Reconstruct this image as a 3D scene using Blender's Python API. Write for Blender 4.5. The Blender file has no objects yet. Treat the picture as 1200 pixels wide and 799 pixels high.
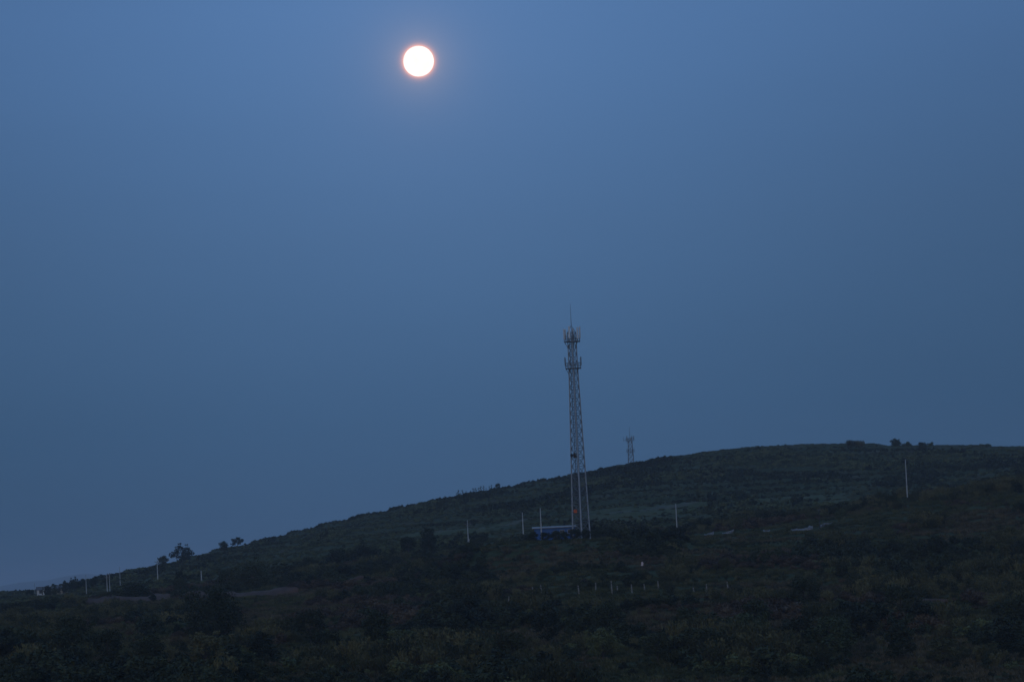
import bpy, math, random
import numpy as np

# ------------------------------------------------------------------ camera
sc = bpy.context.scene
COL = sc.collection
ROLL = math.radians(2.75)
PITCH = math.radians(3.8216)
cam_data = bpy.data.cameras.new('camera')
cam_data.sensor_width = 36.0
cam_data.lens = 120.0
cam_data.clip_start = 0.5
cam_data.clip_end = 200000.0
camera = bpy.data.objects.new('camera', cam_data)
COL.objects.link(camera)
# long lens on a tripod head that is tipped a little to the right
camera.rotation_mode = 'QUATERNION'
from mathutils import Matrix, Vector
camera.rotation_quaternion = (Matrix.Rotation(math.pi / 2 + PITCH, 3, 'X') @ Matrix.Rotation(-ROLL, 3, 'Z')).to_quaternion()
sc.camera = camera

# ------------------------------------------------------------------ sky and light
MOON_DIST = 70800.0
MOON_DIR = Vector((-0.02333, 0.98856, 0.14900)).normalized()
world = bpy.data.worlds.new('World')
sc.world = world
world.use_nodes = True
wt = world.node_tree
wn, wl = wt.nodes, wt.links
bg = wn['Background']

def wmath(op, a, b=None, c=None):
    n = wn.new('ShaderNodeMath'); n.operation = op
    for i, v in enumerate((a, b, c)):
        if v is None: continue
        if isinstance(v, (int, float)): n.inputs[i].default_value = v
        else: wl.new(v, n.inputs[i])
    return n.outputs[0]

def wscale(col, fac):
    n = wn.new('ShaderNodeVectorMath'); n.operation = 'SCALE'
    if isinstance(col, tuple): n.inputs[0].default_value = col
    else: wl.new(col, n.inputs[0])
    if isinstance(fac, (int, float)): n.inputs['Scale'].default_value = fac
    else: wl.new(fac, n.inputs['Scale'])
    return n.outputs[0]

def wadd(a, b):
    n = wn.new('ShaderNodeVectorMath'); n.operation = 'ADD'
    wl.new(a, n.inputs[0]); wl.new(b, n.inputs[1])
    return n.outputs[0]

tc = wn.new('ShaderNodeTexCoord')
sep = wn.new('ShaderNodeSeparateXYZ'); wl.new(tc.outputs['Generated'], sep.inputs[0])
# dusk sky: deep blue, a little duller in the haze along the horizon, the same all round
ramp = wn.new('ShaderNodeValToRGB')
wl.new(wmath('MULTIPLY', sep.outputs['Z'], 2.0), ramp.inputs[0])
el = ramp.color_ramp.elements
el[0].position = 0.0; el[0].color = (0.0270, 0.0730, 0.1500, 1)
el[1].position = 1.0; el[1].color = (0.0640, 0.1500, 0.3400, 1)
for p, c in ((0.09, (0.0285, 0.0780, 0.1660)), (0.20, (0.0430, 0.0970, 0.2030)), (0.33, (0.0600, 0.1310, 0.2820))):
    e = el.new(p); e.color = (*c, 1)
nishita = wn.new('ShaderNodeTexSky')
nishita.sky_type = 'NISHITA'
nishita.sun_disc = False
nishita.sun_elevation = math.radians(2.0)
nishita.sun_rotation = math.radians(190.0)
nishita.ozone_density = 4.0
sky_col = wadd(ramp.outputs[0], wscale(nishita.outputs[0], 0.012))
# hazy moon aureole and overexposed orange rim, both painted into the sky colour
dv = wn.new('ShaderNodeVectorMath'); dv.operation = 'DISTANCE'
wl.new(tc.outputs['Generated'], dv.inputs[0]); dv.inputs[1].default_value = MOON_DIR
theta = dv.outputs['Value']
off = wmath('MAXIMUM', wmath('SUBTRACT', theta, 0.00446), 0.0)
def fall(width):
    return wmath('EXPONENT', wmath('DIVIDE', off, -width))
wide = wmath('EXPONENT', wmath('MULTIPLY', wmath('MULTIPLY', theta, theta), -1.0 / (0.125 ** 2)))
sky_col = wadd(sky_col, wscale((0.028, 0.058, 0.116), wide))
sky_col = wadd(sky_col, wscale((0.80, 0.24, 0.02), fall(0.00058)))
sky_col = wadd(sky_col, wscale((0.120, 0.070, 0.022), fall(0.0046)))
sky_col = wadd(sky_col, wscale((0.032, 0.023, 0.018), fall(0.0170)))
# faint uneven haze, added as noise in the sky colour
mpn = wn.new('ShaderNodeMapping'); mpn.inputs['Scale'].default_value = (5.0, 5.0, 22.0); wl.new(tc.outputs['Generated'], mpn.inputs['Vector'])
hzn = wn.new('ShaderNodeTexNoise'); hzn.inputs['Scale'].default_value = 1.0; hzn.inputs['Detail'].default_value = 3.0; wl.new(mpn.outputs[0], hzn.inputs['Vector'])
sky_col = wscale(sky_col, wmath('MULTIPLY_ADD', hzn.outputs['Fac'], 0.10, 0.95))
wl.new(sky_col, bg.inputs[0])
bg.inputs[1].default_value = 1.0

# afterglow of the set sun, low behind the camera: soft and weak
sun_data = bpy.data.lights.new('sun', 'SUN')
sun_data.energy = 0.33
sun_data.angle = math.radians(50.0)
sun_data.color = (1.0, 0.84, 0.60)
sun = bpy.data.objects.new('sun', sun_data)
COL.objects.link(sun)
sun.rotation_euler = (math.radians(80.0), 0.0, math.radians(-10.0))

sc.view_settings.view_transform = 'Standard'
sc.view_settings.look = 'None'
sc.view_settings.exposure = 0.0
sc.view_settings.gamma = 1.0
sc.view_settings.use_curve_mapping = False
sc.render.engine = 'CYCLES'
sc.cycles.use_denoising = True
sc.cycles.max_bounces = 6
sc.cycles.diffuse_bounces = 3
sc.cycles.volume_bounces = 1
sc.cycles.transparent_max_bounces = 8

rng = np.random.default_rng(7)
random.seed(11)

# ------------------------------------------------------------------ helpers
def tag(o, label=None, cat=None, group=None, kind=None):
    if label: o['label'] = label
    if cat: o['category'] = cat
    if group: o['group'] = group
    if kind: o['kind'] = kind
    return o

def link(o, parent=None):
    COL.objects.link(o)
    if parent is not None: o.parent = parent
    return o

def empty(name, loc, rz=0.0):
    o = bpy.data.objects.new(name, None)
    o.location = loc; o.rotation_euler = (0, 0, rz)
    o.empty_display_size = 0.5
    return link(o)

class MB:
    """collects boxes, tubes and sheets and links them as one mesh object"""
    def __init__(self): self.v, self.f = [], []
    def add(self, v, f):
        n = len(self.v)
        self.v += [tuple(p) for p in v]; self.f += [tuple(i + n for i in q) for q in f]
        return self
    def box(self, lo, hi):
        x0, y0, z0 = lo; x1, y1, z1 = hi
        v = [(x0,y0,z0),(x1,y0,z0),(x1,y1,z0),(x0,y1,z0),(x0,y0,z1),(x1,y0,z1),(x1,y1,z1),(x0,y1,z1)]
        return self.add(v, [(3,2,1,0),(4,5,6,7),(0,1,5,4),(1,2,6,5),(2,3,7,6),(3,0,4,7)])
    def tube(self, pts, radii, n=6):
        pts = [Vector(p) for p in pts]
        if isinstance(radii, (int, float)): radii = [radii] * len(pts)
        v, f = [], []
        for i, p in enumerate(pts):
            d = (pts[min(i+1, len(pts)-1)] - pts[max(i-1, 0)]).normalized()
            a = d.orthogonal().normalized(); b = d.cross(a)
            for k in range(n):
                t = 2 * math.pi * k / n
                v.append(p + (a * math.cos(t) + b * math.sin(t)) * radii[i])
        for i in range(len(pts) - 1):
            for k in range(n):
                f.append((i*n+k, i*n+(k+1) % n, (i+1)*n+(k+1) % n, (i+1)*n+k))
        f.append(tuple(reversed(range(n)))); f.append(tuple(range((len(pts)-1)*n, len(pts)*n)))
        return self.add(v, f)
    def mesh(self, name, mat):
        me = bpy.data.meshes.new(name)
        me.from_pydata(self.v, [], self.f); me.update()
        if mat: me.materials.append(mat)
        return me
    def build(self, name, mat, parent=None):
        return link(bpy.data.objects.new(name, self.mesh(name, mat)), parent)

def _hash(ix, iy, seed):
    h = (ix.astype(np.int64) * 374761393 + iy.astype(np.int64) * 668265263 + seed * 974634777) & 0x7fffffff
    h = ((h ^ (h >> 13)) * 1274126177) & 0x7fffffff
    return ((h ^ (h >> 16)) & 0xffff) / 65535.0

def vnoise(x, y, seed=0):
    x = np.asarray(x, float); y = np.asarray(y, float)
    ix, iy = np.floor(x), np.floor(y)
    fx, fy = x - ix, y - iy
    fx = fx * fx * (3 - 2 * fx); fy = fy * fy * (3 - 2 * fy)
    a = _hash(ix, iy, seed); b = _hash(ix + 1, iy, seed)
    c = _hash(ix, iy + 1, seed); d = _hash(ix + 1, iy + 1, seed)
    return (a + (b - a) * fx) * (1 - fy) + (c + (d - c) * fx) * fy

def fbm(x, y, seed=0, n=3):
    s, amp, tot = 0.0, 1.0, 0.0
    for i in range(n):
        s = s + amp * vnoise(x * 2**i, y * 2**i, seed + i * 17); tot += amp; amp *= 0.5
    return s / tot

def sstep(a, b, t):
    t = np.clip((t - a) / (b - a), 0, 1)
    return t * t * (3 - 2 * t)

# ------------------------------------------------------------------ materials
def nodemat(name):
    m = bpy.data.materials.new(name); m.use_nodes = True
    p = m.node_tree.nodes['Principled BSDF']
    return m, m.node_tree, p

def varied(name, c0, c1, scale=2.0, rough=0.8, metal=0.0, spec=0.3, bump=0.0, coords='Object', detail=3.0):
    """two tones of one surface, mixed by noise, with a fine relief"""
    m, nt, p = nodemat(name)
    t = nt.nodes.new('ShaderNodeTexCoord')
    n = nt.nodes.new('ShaderNodeTexNoise'); n.inputs['Scale'].default_value = scale; n.inputs['Detail'].default_value = detail
    nt.links.new(t.outputs[coords], n.inputs['Vector'])
    r = nt.nodes.new('ShaderNodeValToRGB')
    r.color_ramp.elements[0].position = 0.32; r.color_ramp.elements[0].color = (*c0, 1)
    r.color_ramp.elements[1].position = 0.68; r.color_ramp.elements[1].color = (*c1, 1)
    nt.links.new(n.outputs['Fac'], r.inputs[0]); nt.links.new(r.outputs[0], p.inputs['Base Color'])
    p.inputs['Roughness'].default_value = rough; p.inputs['Metallic'].default_value = metal
    p.inputs['Specular IOR Level'].default_value = spec
    if bump:
        b = nt.nodes.new('ShaderNodeBump'); b.inputs['Strength'].default_value = bump
        nt.links.new(n.outputs['Fac'], b.inputs['Height']); nt.links.new(b.outputs[0], p.inputs['Normal'])
    return m

def foliage(name, tones):
    """leaf colour: differs from plant to plant and from bough to bough"""
    m, nt, p = nodemat(name)
    oi = nt.nodes.new('ShaderNodeObjectInfo')
    t = nt.nodes.new('ShaderNodeTexCoord')
    n = nt.nodes.new('ShaderNodeTexNoise'); n.inputs['Scale'].default_value = 1.3; n.inputs['Detail'].default_value = 3.0
    nt.links.new(t.outputs['Object'], n.inputs['Vector'])
    mx = nt.nodes.new('ShaderNodeMath'); mx.operation = 'MULTIPLY_ADD'; mx.inputs[1].default_value = 0.9
    nt.links.new(n.outputs['Fac'], mx.inputs[0])
    ad = nt.nodes.new('ShaderNodeMath'); ad.operation = 'MULTIPLY_ADD'; ad.inputs[1].default_value = 1.25; ad.inputs[2].default_value = -0.60
    nt.links.new(oi.outputs['Random'], ad.inputs[0]); nt.links.new(ad.outputs[0], mx.inputs[2])
    r = nt.nodes.new('ShaderNodeValToRGB')
    r.color_ramp.elements[0].position = 0.0; r.color_ramp.elements[0].color = (*tones[0], 1)
    r.color_ramp.elements[1].position = 1.0; r.color_ramp.elements[1].color = (*tones[-1], 1)
    for i, c in enumerate(tones[1:-1]):
        e = r.color_ramp.elements.new((i + 1) / (len(tones) - 1)); e.color = (*c, 1)
    nt.links.new(mx.outputs[0], r.inputs[0]); nt.links.new(r.outputs[0], p.inputs['Base Color'])
    p.inputs['Roughness'].default_value = 0.7; p.inputs['Specular IOR Level'].default_value = 0.25
    return m

M = {}
M['leaf_dark'] = foliage('dark leaves', ((0.026, 0.028, 0.011), (0.041, 0.046, 0.016), (0.060, 0.064, 0.022)))
M['leaf_green'] = foliage('green leaves', ((0.034, 0.042, 0.016), (0.068, 0.080, 0.027), (0.135, 0.142, 0.048)))
M['leaf_pale'] = foliage('pale scrub leaves', ((0.055, 0.068, 0.028), (0.090, 0.108, 0.042), (0.150, 0.160, 0.062)))
M['leaf_olive'] = foliage('olive leaves', ((0.044, 0.046, 0.018), (0.088, 0.084, 0.031), (0.165, 0.142, 0.054)))
M['leaf_russet'] = foliage('russet leaves', ((0.055, 0.038, 0.022), (0.098, 0.063, 0.034), (0.140, 0.092, 0.048)))
M['grass'] = foliage('rough grass', ((0.046, 0.052, 0.019), (0.080, 0.086, 0.029), (0.130, 0.120, 0.045)))
M['dry_grass'] = foliage('dry grass', ((0.070, 0.058, 0.030), (0.115, 0.090, 0.044), (0.170, 0.128, 0.064)))
M['bark'] = varied('bark', (0.05, 0.04, 0.03), (0.10, 0.08, 0.06), 6.0, 0.9, bump=0.3)
M['concrete'] = varied('weathered concrete', (0.40, 0.39, 0.37), (0.55, 0.54, 0.51), 1.5, 0.85, bump=0.1)
M['dark_steel'] = varied('dark steel', (0.05, 0.05, 0.05), (0.09, 0.08, 0.08), 3.0, 0.6, 0.5)
M['galv'] = varied('galvanised steel', (0.33, 0.34, 0.35), (0.48, 0.49, 0.50), 2.5, 0.55, 0.25)
M['galv_dull'] = varied('dull galvanised steel', (0.16, 0.165, 0.17), (0.24, 0.245, 0.25), 2.5, 0.6, 0.2)
M['antenna'] = varied('antenna cover', (0.72, 0.72, 0.70), (0.80, 0.80, 0.79), 1.0, 0.5)
M['orange'] = varied('orange paint', (0.60, 0.10, 0.03), (0.75, 0.16, 0.05), 2.0, 0.6)
M['blue_sheet'] = varied('blue coated sheet', (0.042, 0.140, 0.38), (0.060, 0.180, 0.46), 0.9, 0.5, bump=0.05)
M['pale_sheet'] = varied('pale roof sheet', (0.27, 0.265, 0.265), (0.42, 0.40, 0.39), 1.2, 0.6)
M['glass'] = varied('dark window glass', (0.03, 0.035, 0.04), (0.05, 0.055, 0.06), 1.0, 0.5, spec=0.3)
M['whitewash'] = varied('whitewashed wall', (0.58, 0.57, 0.54), (0.74, 0.73, 0.70), 0.5, 0.85, bump=0.1)
M['ochre'] = varied('ochre plaster wall', (0.36, 0.29, 0.19), (0.48, 0.39, 0.26), 0.7, 0.85, bump=0.1)
M['tile_roof'] = varied('grey tile roof', (0.10, 0.10, 0.10), (0.17, 0.16, 0.15), 2.0, 0.85)
M['wood'] = varied('weathered timber', (0.10, 0.08, 0.06), (0.17, 0.14, 0.11), 4.0, 0.85, bump=0.2)
M['film'] = varied('plastic film', (0.11, 0.115, 0.12), (0.26, 0.265, 0.27), 1.6, 0.5, spec=0.5, bump=0.3)
M['stake'] = varied('pale stake', (0.20, 0.18, 0.15), (0.34, 0.31, 0.27), 3.0, 0.85)
M['rag'] = varied('faded pink cloth', (0.72, 0.50, 0.46), (0.82, 0.66, 0.62), 5.0, 0.85)
M['porcelain'] = varied('brown insulator', (0.10, 0.05, 0.03), (0.16, 0.08, 0.05), 5.0, 0.3)
M['earth'] = varied('red earth', (0.088, 0.052, 0.036), (0.145, 0.082, 0.054), 0.35, 0.95, bump=0.5, detail=6.0)
M['dry'] = varied('dry grass path', (0.085, 0.085, 0.050), (0.135, 0.125, 0.080), 0.25, 0.95, bump=0.4, detail=6.0)
M['hill_far'] = varied('wooded hill', (0.04, 0.05, 0.03), (0.07, 0.075, 0.05), 0.002, 0.95)

# ground: rough grass, weeds and soil in patches; the mown fields are paler grass
gm, gt, gp = nodemat('hillside ground')
tcg = gt.nodes.new('ShaderNodeTexCoord')
def gnoise(scale, detail=4.0):
    mp = gt.nodes.new('ShaderNodeMapping'); mp.inputs['Scale'].default_value = (scale, scale * 0.7, scale)
    gt.links.new(tcg.outputs['Object'], mp.inputs['Vector'])
    n = gt.nodes.new('ShaderNodeTexNoise'); n.inputs['Scale'].default_value = 1.0; n.inputs['Detail'].default_value = detail
    gt.links.new(mp.outputs[0], n.inputs['Vector'])
    return n.outputs['Fac']
def gramp(fac, stops):
    r = gt.nodes.new('ShaderNodeValToRGB'); e = r.color_ramp.elements
    e[0].position, e[0].color = stops[0][0], (*stops[0][1], 1)
    e[1].position, e[1].color = stops[-1][0], (*stops[-1][1], 1)
    for p, c in stops[1:-1]:
        k = e.new(p); k.color = (*c, 1)
    gt.links.new(fac, r.inputs[0]); return r.outputs[0]
def gmix(fac, a, b):
    mn = gt.nodes.new('ShaderNodeMix'); mn.data_type = 'RGBA'
    gt.links.new(fac, mn.inputs['Factor']); gt.links.new(a, mn.inputs[6]); gt.links.new(b, mn.inputs[7])
    return mn.outputs[2]
weeds = gramp(gnoise(0.035, 6.0), ((0.32, (0.040, 0.048, 0.019)), (0.48, (0.064, 0.072, 0.026)), (0.58, (0.086, 0.082, 0.034)), (0.70, (0.105, 0.076, 0.042))))
fine = gramp(gnoise(0.6, 6.0), ((0.3, (0.034, 0.041, 0.017)), (0.7, (0.098, 0.098, 0.042))))
grass_field = gramp(gnoise(0.2, 6.0), ((0.3, (0.070, 0.080, 0.034)), (0.5, (0.096, 0.102, 0.043)), (0.7, (0.130, 0.118, 0.058))))
half = gt.nodes.new('ShaderNodeValue'); half.outputs[0].default_value = 0.45
att = gt.nodes.new('ShaderNodeAttribute'); att.attribute_name = 'field'
gt.links.new(gmix(att.outputs['Fac'], gmix(half.outputs[0], weeds, fine), grass_field), gp.inputs['Base Color'])
gp.inputs['Roughness'].default_value = 0.95; gp.inputs['Specular IOR Level'].default_value = 0.1
gb = gt.nodes.new('ShaderNodeBump'); gb.inputs['Strength'].default_value = 0.6; gb.inputs['Distance'].default_value = 0.5
gt.links.new(gnoise(0.9, 8.0), gb.inputs['Height']); gt.links.new(gb.outputs[0], gp.inputs['Normal'])

# ------------------------------------------------------------------ terrain
# survey of the valley: for each distance north of the camera (m) the ground height (m) across the slope,
# from 0.1875 west to 0.1875 east of north (tangent of the bearing, 31 equal steps)
SURVEY = [
    (400, (-10.9, -11.1, -11.4, -11.6, -11.8, -12.1, -12.3, -12.6, -12.8, -13.0, -13.3, -13.5, -13.8, -14.0, -14.2, -14.5, -14.7, -15.0, -15.2, -15.4, -15.7, -15.9, -16.2, -16.4, -16.6, -16.9, -17.1, -17.3, -17.6, -17.8, -17.9)),
    (450, (-10.0, -10.2, -10.4, -10.6, -10.7, -10.8, -10.9, -11.1, -11.3, -11.5, -11.7, -11.8, -12.0, -12.1, -12.3, -12.4, -12.6, -12.8, -13.1, -13.3, -13.6, -13.8, -14.0, -14.3, -14.6, -14.8, -15.0, -15.3, -15.5, -15.7, -15.9)),
    (500, (-9.3, -9.5, -9.6, -9.7, -9.8, -9.8, -9.9, -10.1, -10.3, -10.4, -10.5, -10.6, -10.6, -10.6, -10.5, -10.3, -10.3, -10.4, -10.7, -10.9, -11.2, -11.4, -11.6, -11.9, -12.1, -12.3, -12.5, -12.7, -12.9, -13.2, -13.3)),
    (560, (-8.5, -8.6, -8.6, -8.7, -8.7, -8.7, -8.8, -8.9, -9.1, -9.3, -9.2, -9.2, -9.0, -8.8, -8.4, -7.9, -7.5, -7.5, -7.7, -7.9, -8.2, -8.4, -8.7, -8.8, -8.9, -9.1, -9.3, -9.5, -9.6, -9.8, -9.9)),
    (620, (-8.0, -8.0, -8.0, -8.0, -8.0, -8.1, -8.1, -8.1, -8.2, -8.0, -7.9, -7.7, -7.3, -7.0, -6.3, -5.3, -4.4, -4.2, -4.4, -4.6, -4.8, -5.0, -5.1, -5.1, -5.1, -5.2, -5.2, -5.2, -5.3, -5.4, -5.4)),
    (700, (-7.3, -7.2, -7.2, -7.1, -7.0, -6.8, -6.6, -6.5, -6.4, -6.2, -5.8, -5.3, -4.9, -4.4, -3.3, -1.0, 0.8, 1.1, 0.7, 0.3, 0.2, 0.2, 0.1, 0.3, 0.5, 0.7, 0.9, 1.1, 1.3, 1.4, 1.6)),
    (760, (-6.8, -6.6, -6.5, -6.4, -6.0, -5.5, -5.3, -5.0, -4.9, -4.5, -3.9, -3.3, -2.7, -2.1, -0.5, 3.1, 5.5, 5.4, 4.5, 3.8, 4.1, 4.4, 4.7, 5.3, 5.8, 6.3, 6.8, 7.3, 7.7, 8.2, 8.5)),
    (820, (-6.3, -6.1, -5.9, -5.6, -5.0, -4.2, -3.9, -3.5, -3.2, -2.8, -2.0, -1.3, -0.5, 0.4, 1.7, 4.3, 6.3, 6.6, 6.1, 6.0, 6.8, 7.5, 8.3, 9.6, 10.9, 11.6, 12.3, 13.0, 13.5, 14.1, 14.5)),
    (900, (-5.5, -5.2, -4.9, -4.5, -3.8, -3.0, -2.3, -1.6, -1.0, -0.3, 0.7, 1.7, 2.6, 3.6, 4.7, 6.3, 7.3, 7.4, 7.5, 8.0, 9.0, 10.1, 11.1, 12.2, 13.4, 14.5, 15.7, 16.7, 17.2, 17.7, 18.1)),
    (1000, (-4.6, -4.2, -3.8, -3.3, -2.6, -1.7, -1.1, 0.1, 1.5, 2.6, 3.9, 5.1, 6.3, 7.2, 7.6, 8.9, 9.7, 10.0, 10.3, 10.6, 11.2, 11.8, 12.4, 12.7, 13.1, 14.5, 15.9, 17.1, 17.9, 18.7, 19.4)),
    (1100, (-4.0, -3.4, -2.9, -2.3, -1.6, -0.8, 0.1, 1.9, 3.6, 5.2, 6.8, 8.5, 10.1, 11.4, 11.6, 12.7, 13.6, 14.0, 14.5, 14.8, 14.9, 15.1, 15.2, 15.1, 15.0, 16.4, 17.8, 19.1, 20.1, 21.1, 21.9)),
    (1200, (-3.4, -2.7, -2.1, -1.4, -0.7, 0.3, 1.3, 3.6, 5.8, 7.8, 9.9, 12.0, 13.9, 15.5, 15.9, 17.4, 18.5, 19.3, 20.1, 20.6, 20.7, 20.7, 20.8, 20.5, 20.3, 21.3, 22.4, 23.5, 24.6, 25.7, 26.6)),
    (1300, (-2.7, -2.0, -1.3, -0.6, -0.1, 1.5, 3.0, 5.6, 8.3, 10.7, 13.1, 15.6, 17.8, 19.8, 20.9, 22.6, 24.3, 25.4, 26.4, 27.1, 27.1, 27.1, 27.1, 26.8, 26.5, 27.1, 27.7, 28.3, 28.9, 29.6, 30.1)),
    (1400, (-2.2, -1.4, -0.7, 0.0, 0.3, 2.7, 4.7, 7.8, 11.0, 13.7, 16.7, 19.6, 22.2, 24.6, 26.0, 28.0, 30.3, 32.1, 33.5, 34.8, 35.0, 35.2, 35.4, 34.8, 34.2, 34.0, 33.9, 33.9, 34.0, 34.1, 34.2)),
    (1500, (-1.7, -0.9, -0.1, 0.5, 0.6, 3.6, 6.4, 10.3, 13.9, 16.6, 20.1, 23.6, 26.4, 29.1, 31.6, 34.0, 36.8, 39.2, 41.0, 43.0, 43.3, 43.6, 44.0, 43.1, 42.2, 41.5, 40.7, 40.0, 39.4, 38.9, 38.5)),
    (1600, (-1.4, -0.5, 0.4, 1.1, 0.9, 4.3, 7.8, 12.6, 16.7, 19.4, 23.5, 27.5, 30.7, 33.9, 36.8, 39.4, 42.5, 45.4, 48.0, 50.7, 51.3, 51.9, 52.5, 51.1, 49.5, 48.4, 47.3, 46.2, 45.1, 44.0, 43.0)),
    (1650, (-1.8, -0.9, 0.0, 0.7, 0.5, 4.0, 7.5, 12.2, 16.4, 19.1, 23.5, 27.6, 30.9, 34.2, 37.2, 39.8, 43.0, 46.0, 48.7, 51.5, 52.1, 52.7, 53.3, 52.0, 50.6, 49.5, 48.3, 47.2, 46.1, 44.9, 44.0)),
]
UB = np.linspace(-0.1875, 0.1875, 31)
crest = np.array(SURVEY[-1][1])
near = [(-2000, 2.0), (-200, 0.5), (0, -1.7), (40, -3.2), (100, -7.5), (200, -13.0), (300, -15.3)]
rows = [(d, np.full(31, z)) for d, z in near] + [(d, np.array(z)) for d, z in SURVEY]
rows += [(1720, crest - 2.0), (1800, crest * 0.93 - 5.0), (2100, crest * 0.5 - 17.0), (2600, crest * 0.1 - 38.0), (3300, crest * 0 - 55.0), (60000, crest * 0 - 55.0)]
RD = np.array([r[0] for r in rows], float)
RZ = np.stack([r[1] for r in rows])
# resample to a fine even grid and smooth it
FY = np.arange(-400, 3600, 10.0)
FU = np.linspace(-0.1875, 0.1875, 121)
tmp = np.stack([np.interp(FU, UB, r) for r in RZ])
FZ = np.stack([np.interp(FY, RD, tmp[:, k]) for k in range(len(FU))], axis=1)
def smooth(a, axis, k):
    for _ in range(k):
        p = np.concatenate([a.take([0], axis), a, a.take([-1], axis)], axis)
        n = a.shape[axis]
        a = (p.take(range(0, n), axis) + 2 * p.take(range(1, n + 1), axis) + p.take(range(2, n + 2), axis)) / 4
    return a
FZ = smooth(smooth(FZ, 0, 3), 1, 6)

def base_height(x, y):
    u = np.clip(x / np.maximum(y, 150.0), -0.187, 0.187)
    fi = np.clip((y + 400) / 10.0, 0, len(FY) - 1.001); fj = (u + 0.1875) / 0.375 * (len(FU) - 1)
    i = fi.astype(int); j = fj.astype(int); a = fi - i; b = fj - j
    return (FZ[i, j] * (1-a) * (1-b) + FZ[i+1, j] * a * (1-b) + FZ[i, j+1] * (1-a) * b + FZ[i+1, j+1] * a * b)

def terraced(h, n, s):
    t = (h + n) / s
    k = np.floor(t); f = t - k
    return (k + 0.46 * f + 0.54 * sstep(0.70, 0.96, f)) * s - n, f

def ground(x, y, with_f=False):
    x = np.asarray(x, float); y = np.asarray(y, float)
    h = base_height(x, y)
    n = (fbm(x / 180, y / 200, 3) - 0.5) * 3.0
    a, fa = terraced(h, n, 1.5)
    b, fb = terraced(h, n, 3.0)
    w = sstep(860, 960, y)
    t = a * (1 - w) + b * w
    amt = sstep(440, 640, y) * (1 - sstep(1700, 1900, y))
    z = h * (1 - amt) + t * amt
    rel = sstep(60, 200, y) * (1 - sstep(2500, 4000, y))
    z = z + rel * ((fbm(x / 9, y / 9, 9) - 0.5) * 0.7 + (vnoise(x / 1.7, y / 1.7, 21) - 0.5) * 0.25)
    # levelled yard of the tower and the shed
    dx = np.maximum(np.abs(x - 9.5) - 12.0, 0); dy = np.maximum(np.abs(y - 754.0) - 11.0, 0)
    w = 1 - sstep(0, 26, np.hypot(dx, dy))
    z = z * (1 - w) + (5.5 + (vnoise(x / 3, y / 3, 6) - 0.5) * 0.3) * w
    if with_f: return z, fa * (1 - w) + fb * w
    return z

def gz(x, y): return float(ground(np.array([x]), np.array([y]))[0])

def in_field(x, y):
    """strips of mown grass on the terraces"""
    e = (fbm(x / 25, y / 40, 77) - 0.5) * 30
    f1 = sstep(0, 12, x - 18 + e * 0.3) * sstep(0, 12, 122 - x + e) * sstep(0, 10, y - 1092 + e * 0.4) * sstep(0, 10, 1212 - y + e * 0.4)
    f2 = sstep(0, 8, x + 46 + e * 0.3) * sstep(0, 8, 0 - x + e * 0.3) * sstep(0, 6, y - 1140 + e * 0.2) * sstep(0, 6, 1196 - y + e * 0.2)
    f3 = sstep(0, 8, x + 96 + e * 0.3) * sstep(0, 8, -62 - x + e * 0.3) * sstep(0, 6, y - 990 + e * 0.2) * sstep(0, 6, 1040 - y + e * 0.2)
    return np.clip(np.maximum(np.maximum(f1, f2), f3), 0, 1)

def tread(x, y):
    """tilled or mown terrace treads; the banks between them stay rough"""
    n = (fbm(x / 180, y / 200, 3) - 0.5) * 3.0
    t = (base_height(x, y) + n) / 3.0
    k = np.floor(t); f = t - k
    crop = _hash(k, np.floor((x + 37 * k) / 85.0), 91)
    return (crop > 0.22) * (0.35 + 0.65 * crop) * sstep(0.0, 0.06, f) * (1 - sstep(0.64, 0.72, f)) * sstep(900, 980, y) * (1 - sstep(1680, 1800, y))

us = np.concatenate([-np.geomspace(3.0, 0.215, 22), np.linspace(-0.2, 0.2, 500), np.geomspace(0.215, 3.0, 22)])
ys = np.concatenate([np.arange(-140, 350, 14.0), np.arange(350, 900, 1.7), np.arange(900, 1720, 2.4), np.geomspace(1720, 26000, 60)])
YY, UU = np.meshgrid(ys, us, indexing='ij')
XX = UU * (YY + 150.0)
ZZ = ground(XX.ravel(), YY.ravel()).reshape(XX.shape)
nr, nc = XX.shape
verts = np.stack([XX, YY, ZZ], -1).reshape(-1, 3)
idx = np.arange(nr * nc).reshape(nr, nc)
quads = np.stack([idx[:-1, :-1], idx[:-1, 1:], idx[1:, 1:], idx[1:, :-1]], -1).reshape(-1, 4)

def np_mesh(name, v, q, mat, smooth_faces=False):
    me = bpy.data.meshes.new(name)
    v = np.ascontiguousarray(v, np.float32); q = np.ascontiguousarray(q, np.int32)
    k = q.shape[1]
    me.vertices.add(len(v)); me.vertices.foreach_set('co', v.ravel())
    me.loops.add(q.size); me.loops.foreach_set('vertex_index', q.ravel())
    me.polygons.add(len(q))
    me.polygons.foreach_set('loop_start', np.arange(0, q.size, k, dtype=np.int32))
    me.polygons.foreach_set('loop_total', np.full(len(q), k, np.int32))
    if smooth_faces: me.polygons.foreach_set('use_smooth', np.ones(len(q), bool))
    me.update(calc_edges=True)
    if mat: me.materials.append(mat)
    return me

gme = np_mesh('hillside', verts, quads, gm, True)
fa = gme.attributes.new('field', 'FLOAT', 'POINT')
fa.data.foreach_set('value', np.maximum(in_field(verts[:, 0], verts[:, 1]), 0.85 * tread(verts[:, 0], verts[:, 1])).astype(np.float32))
tag(link(bpy.data.objects.new('hillside', gme)), 'dark terraced hillside of rough grass and weeds rising to a long ridge', kind='structure')

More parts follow.
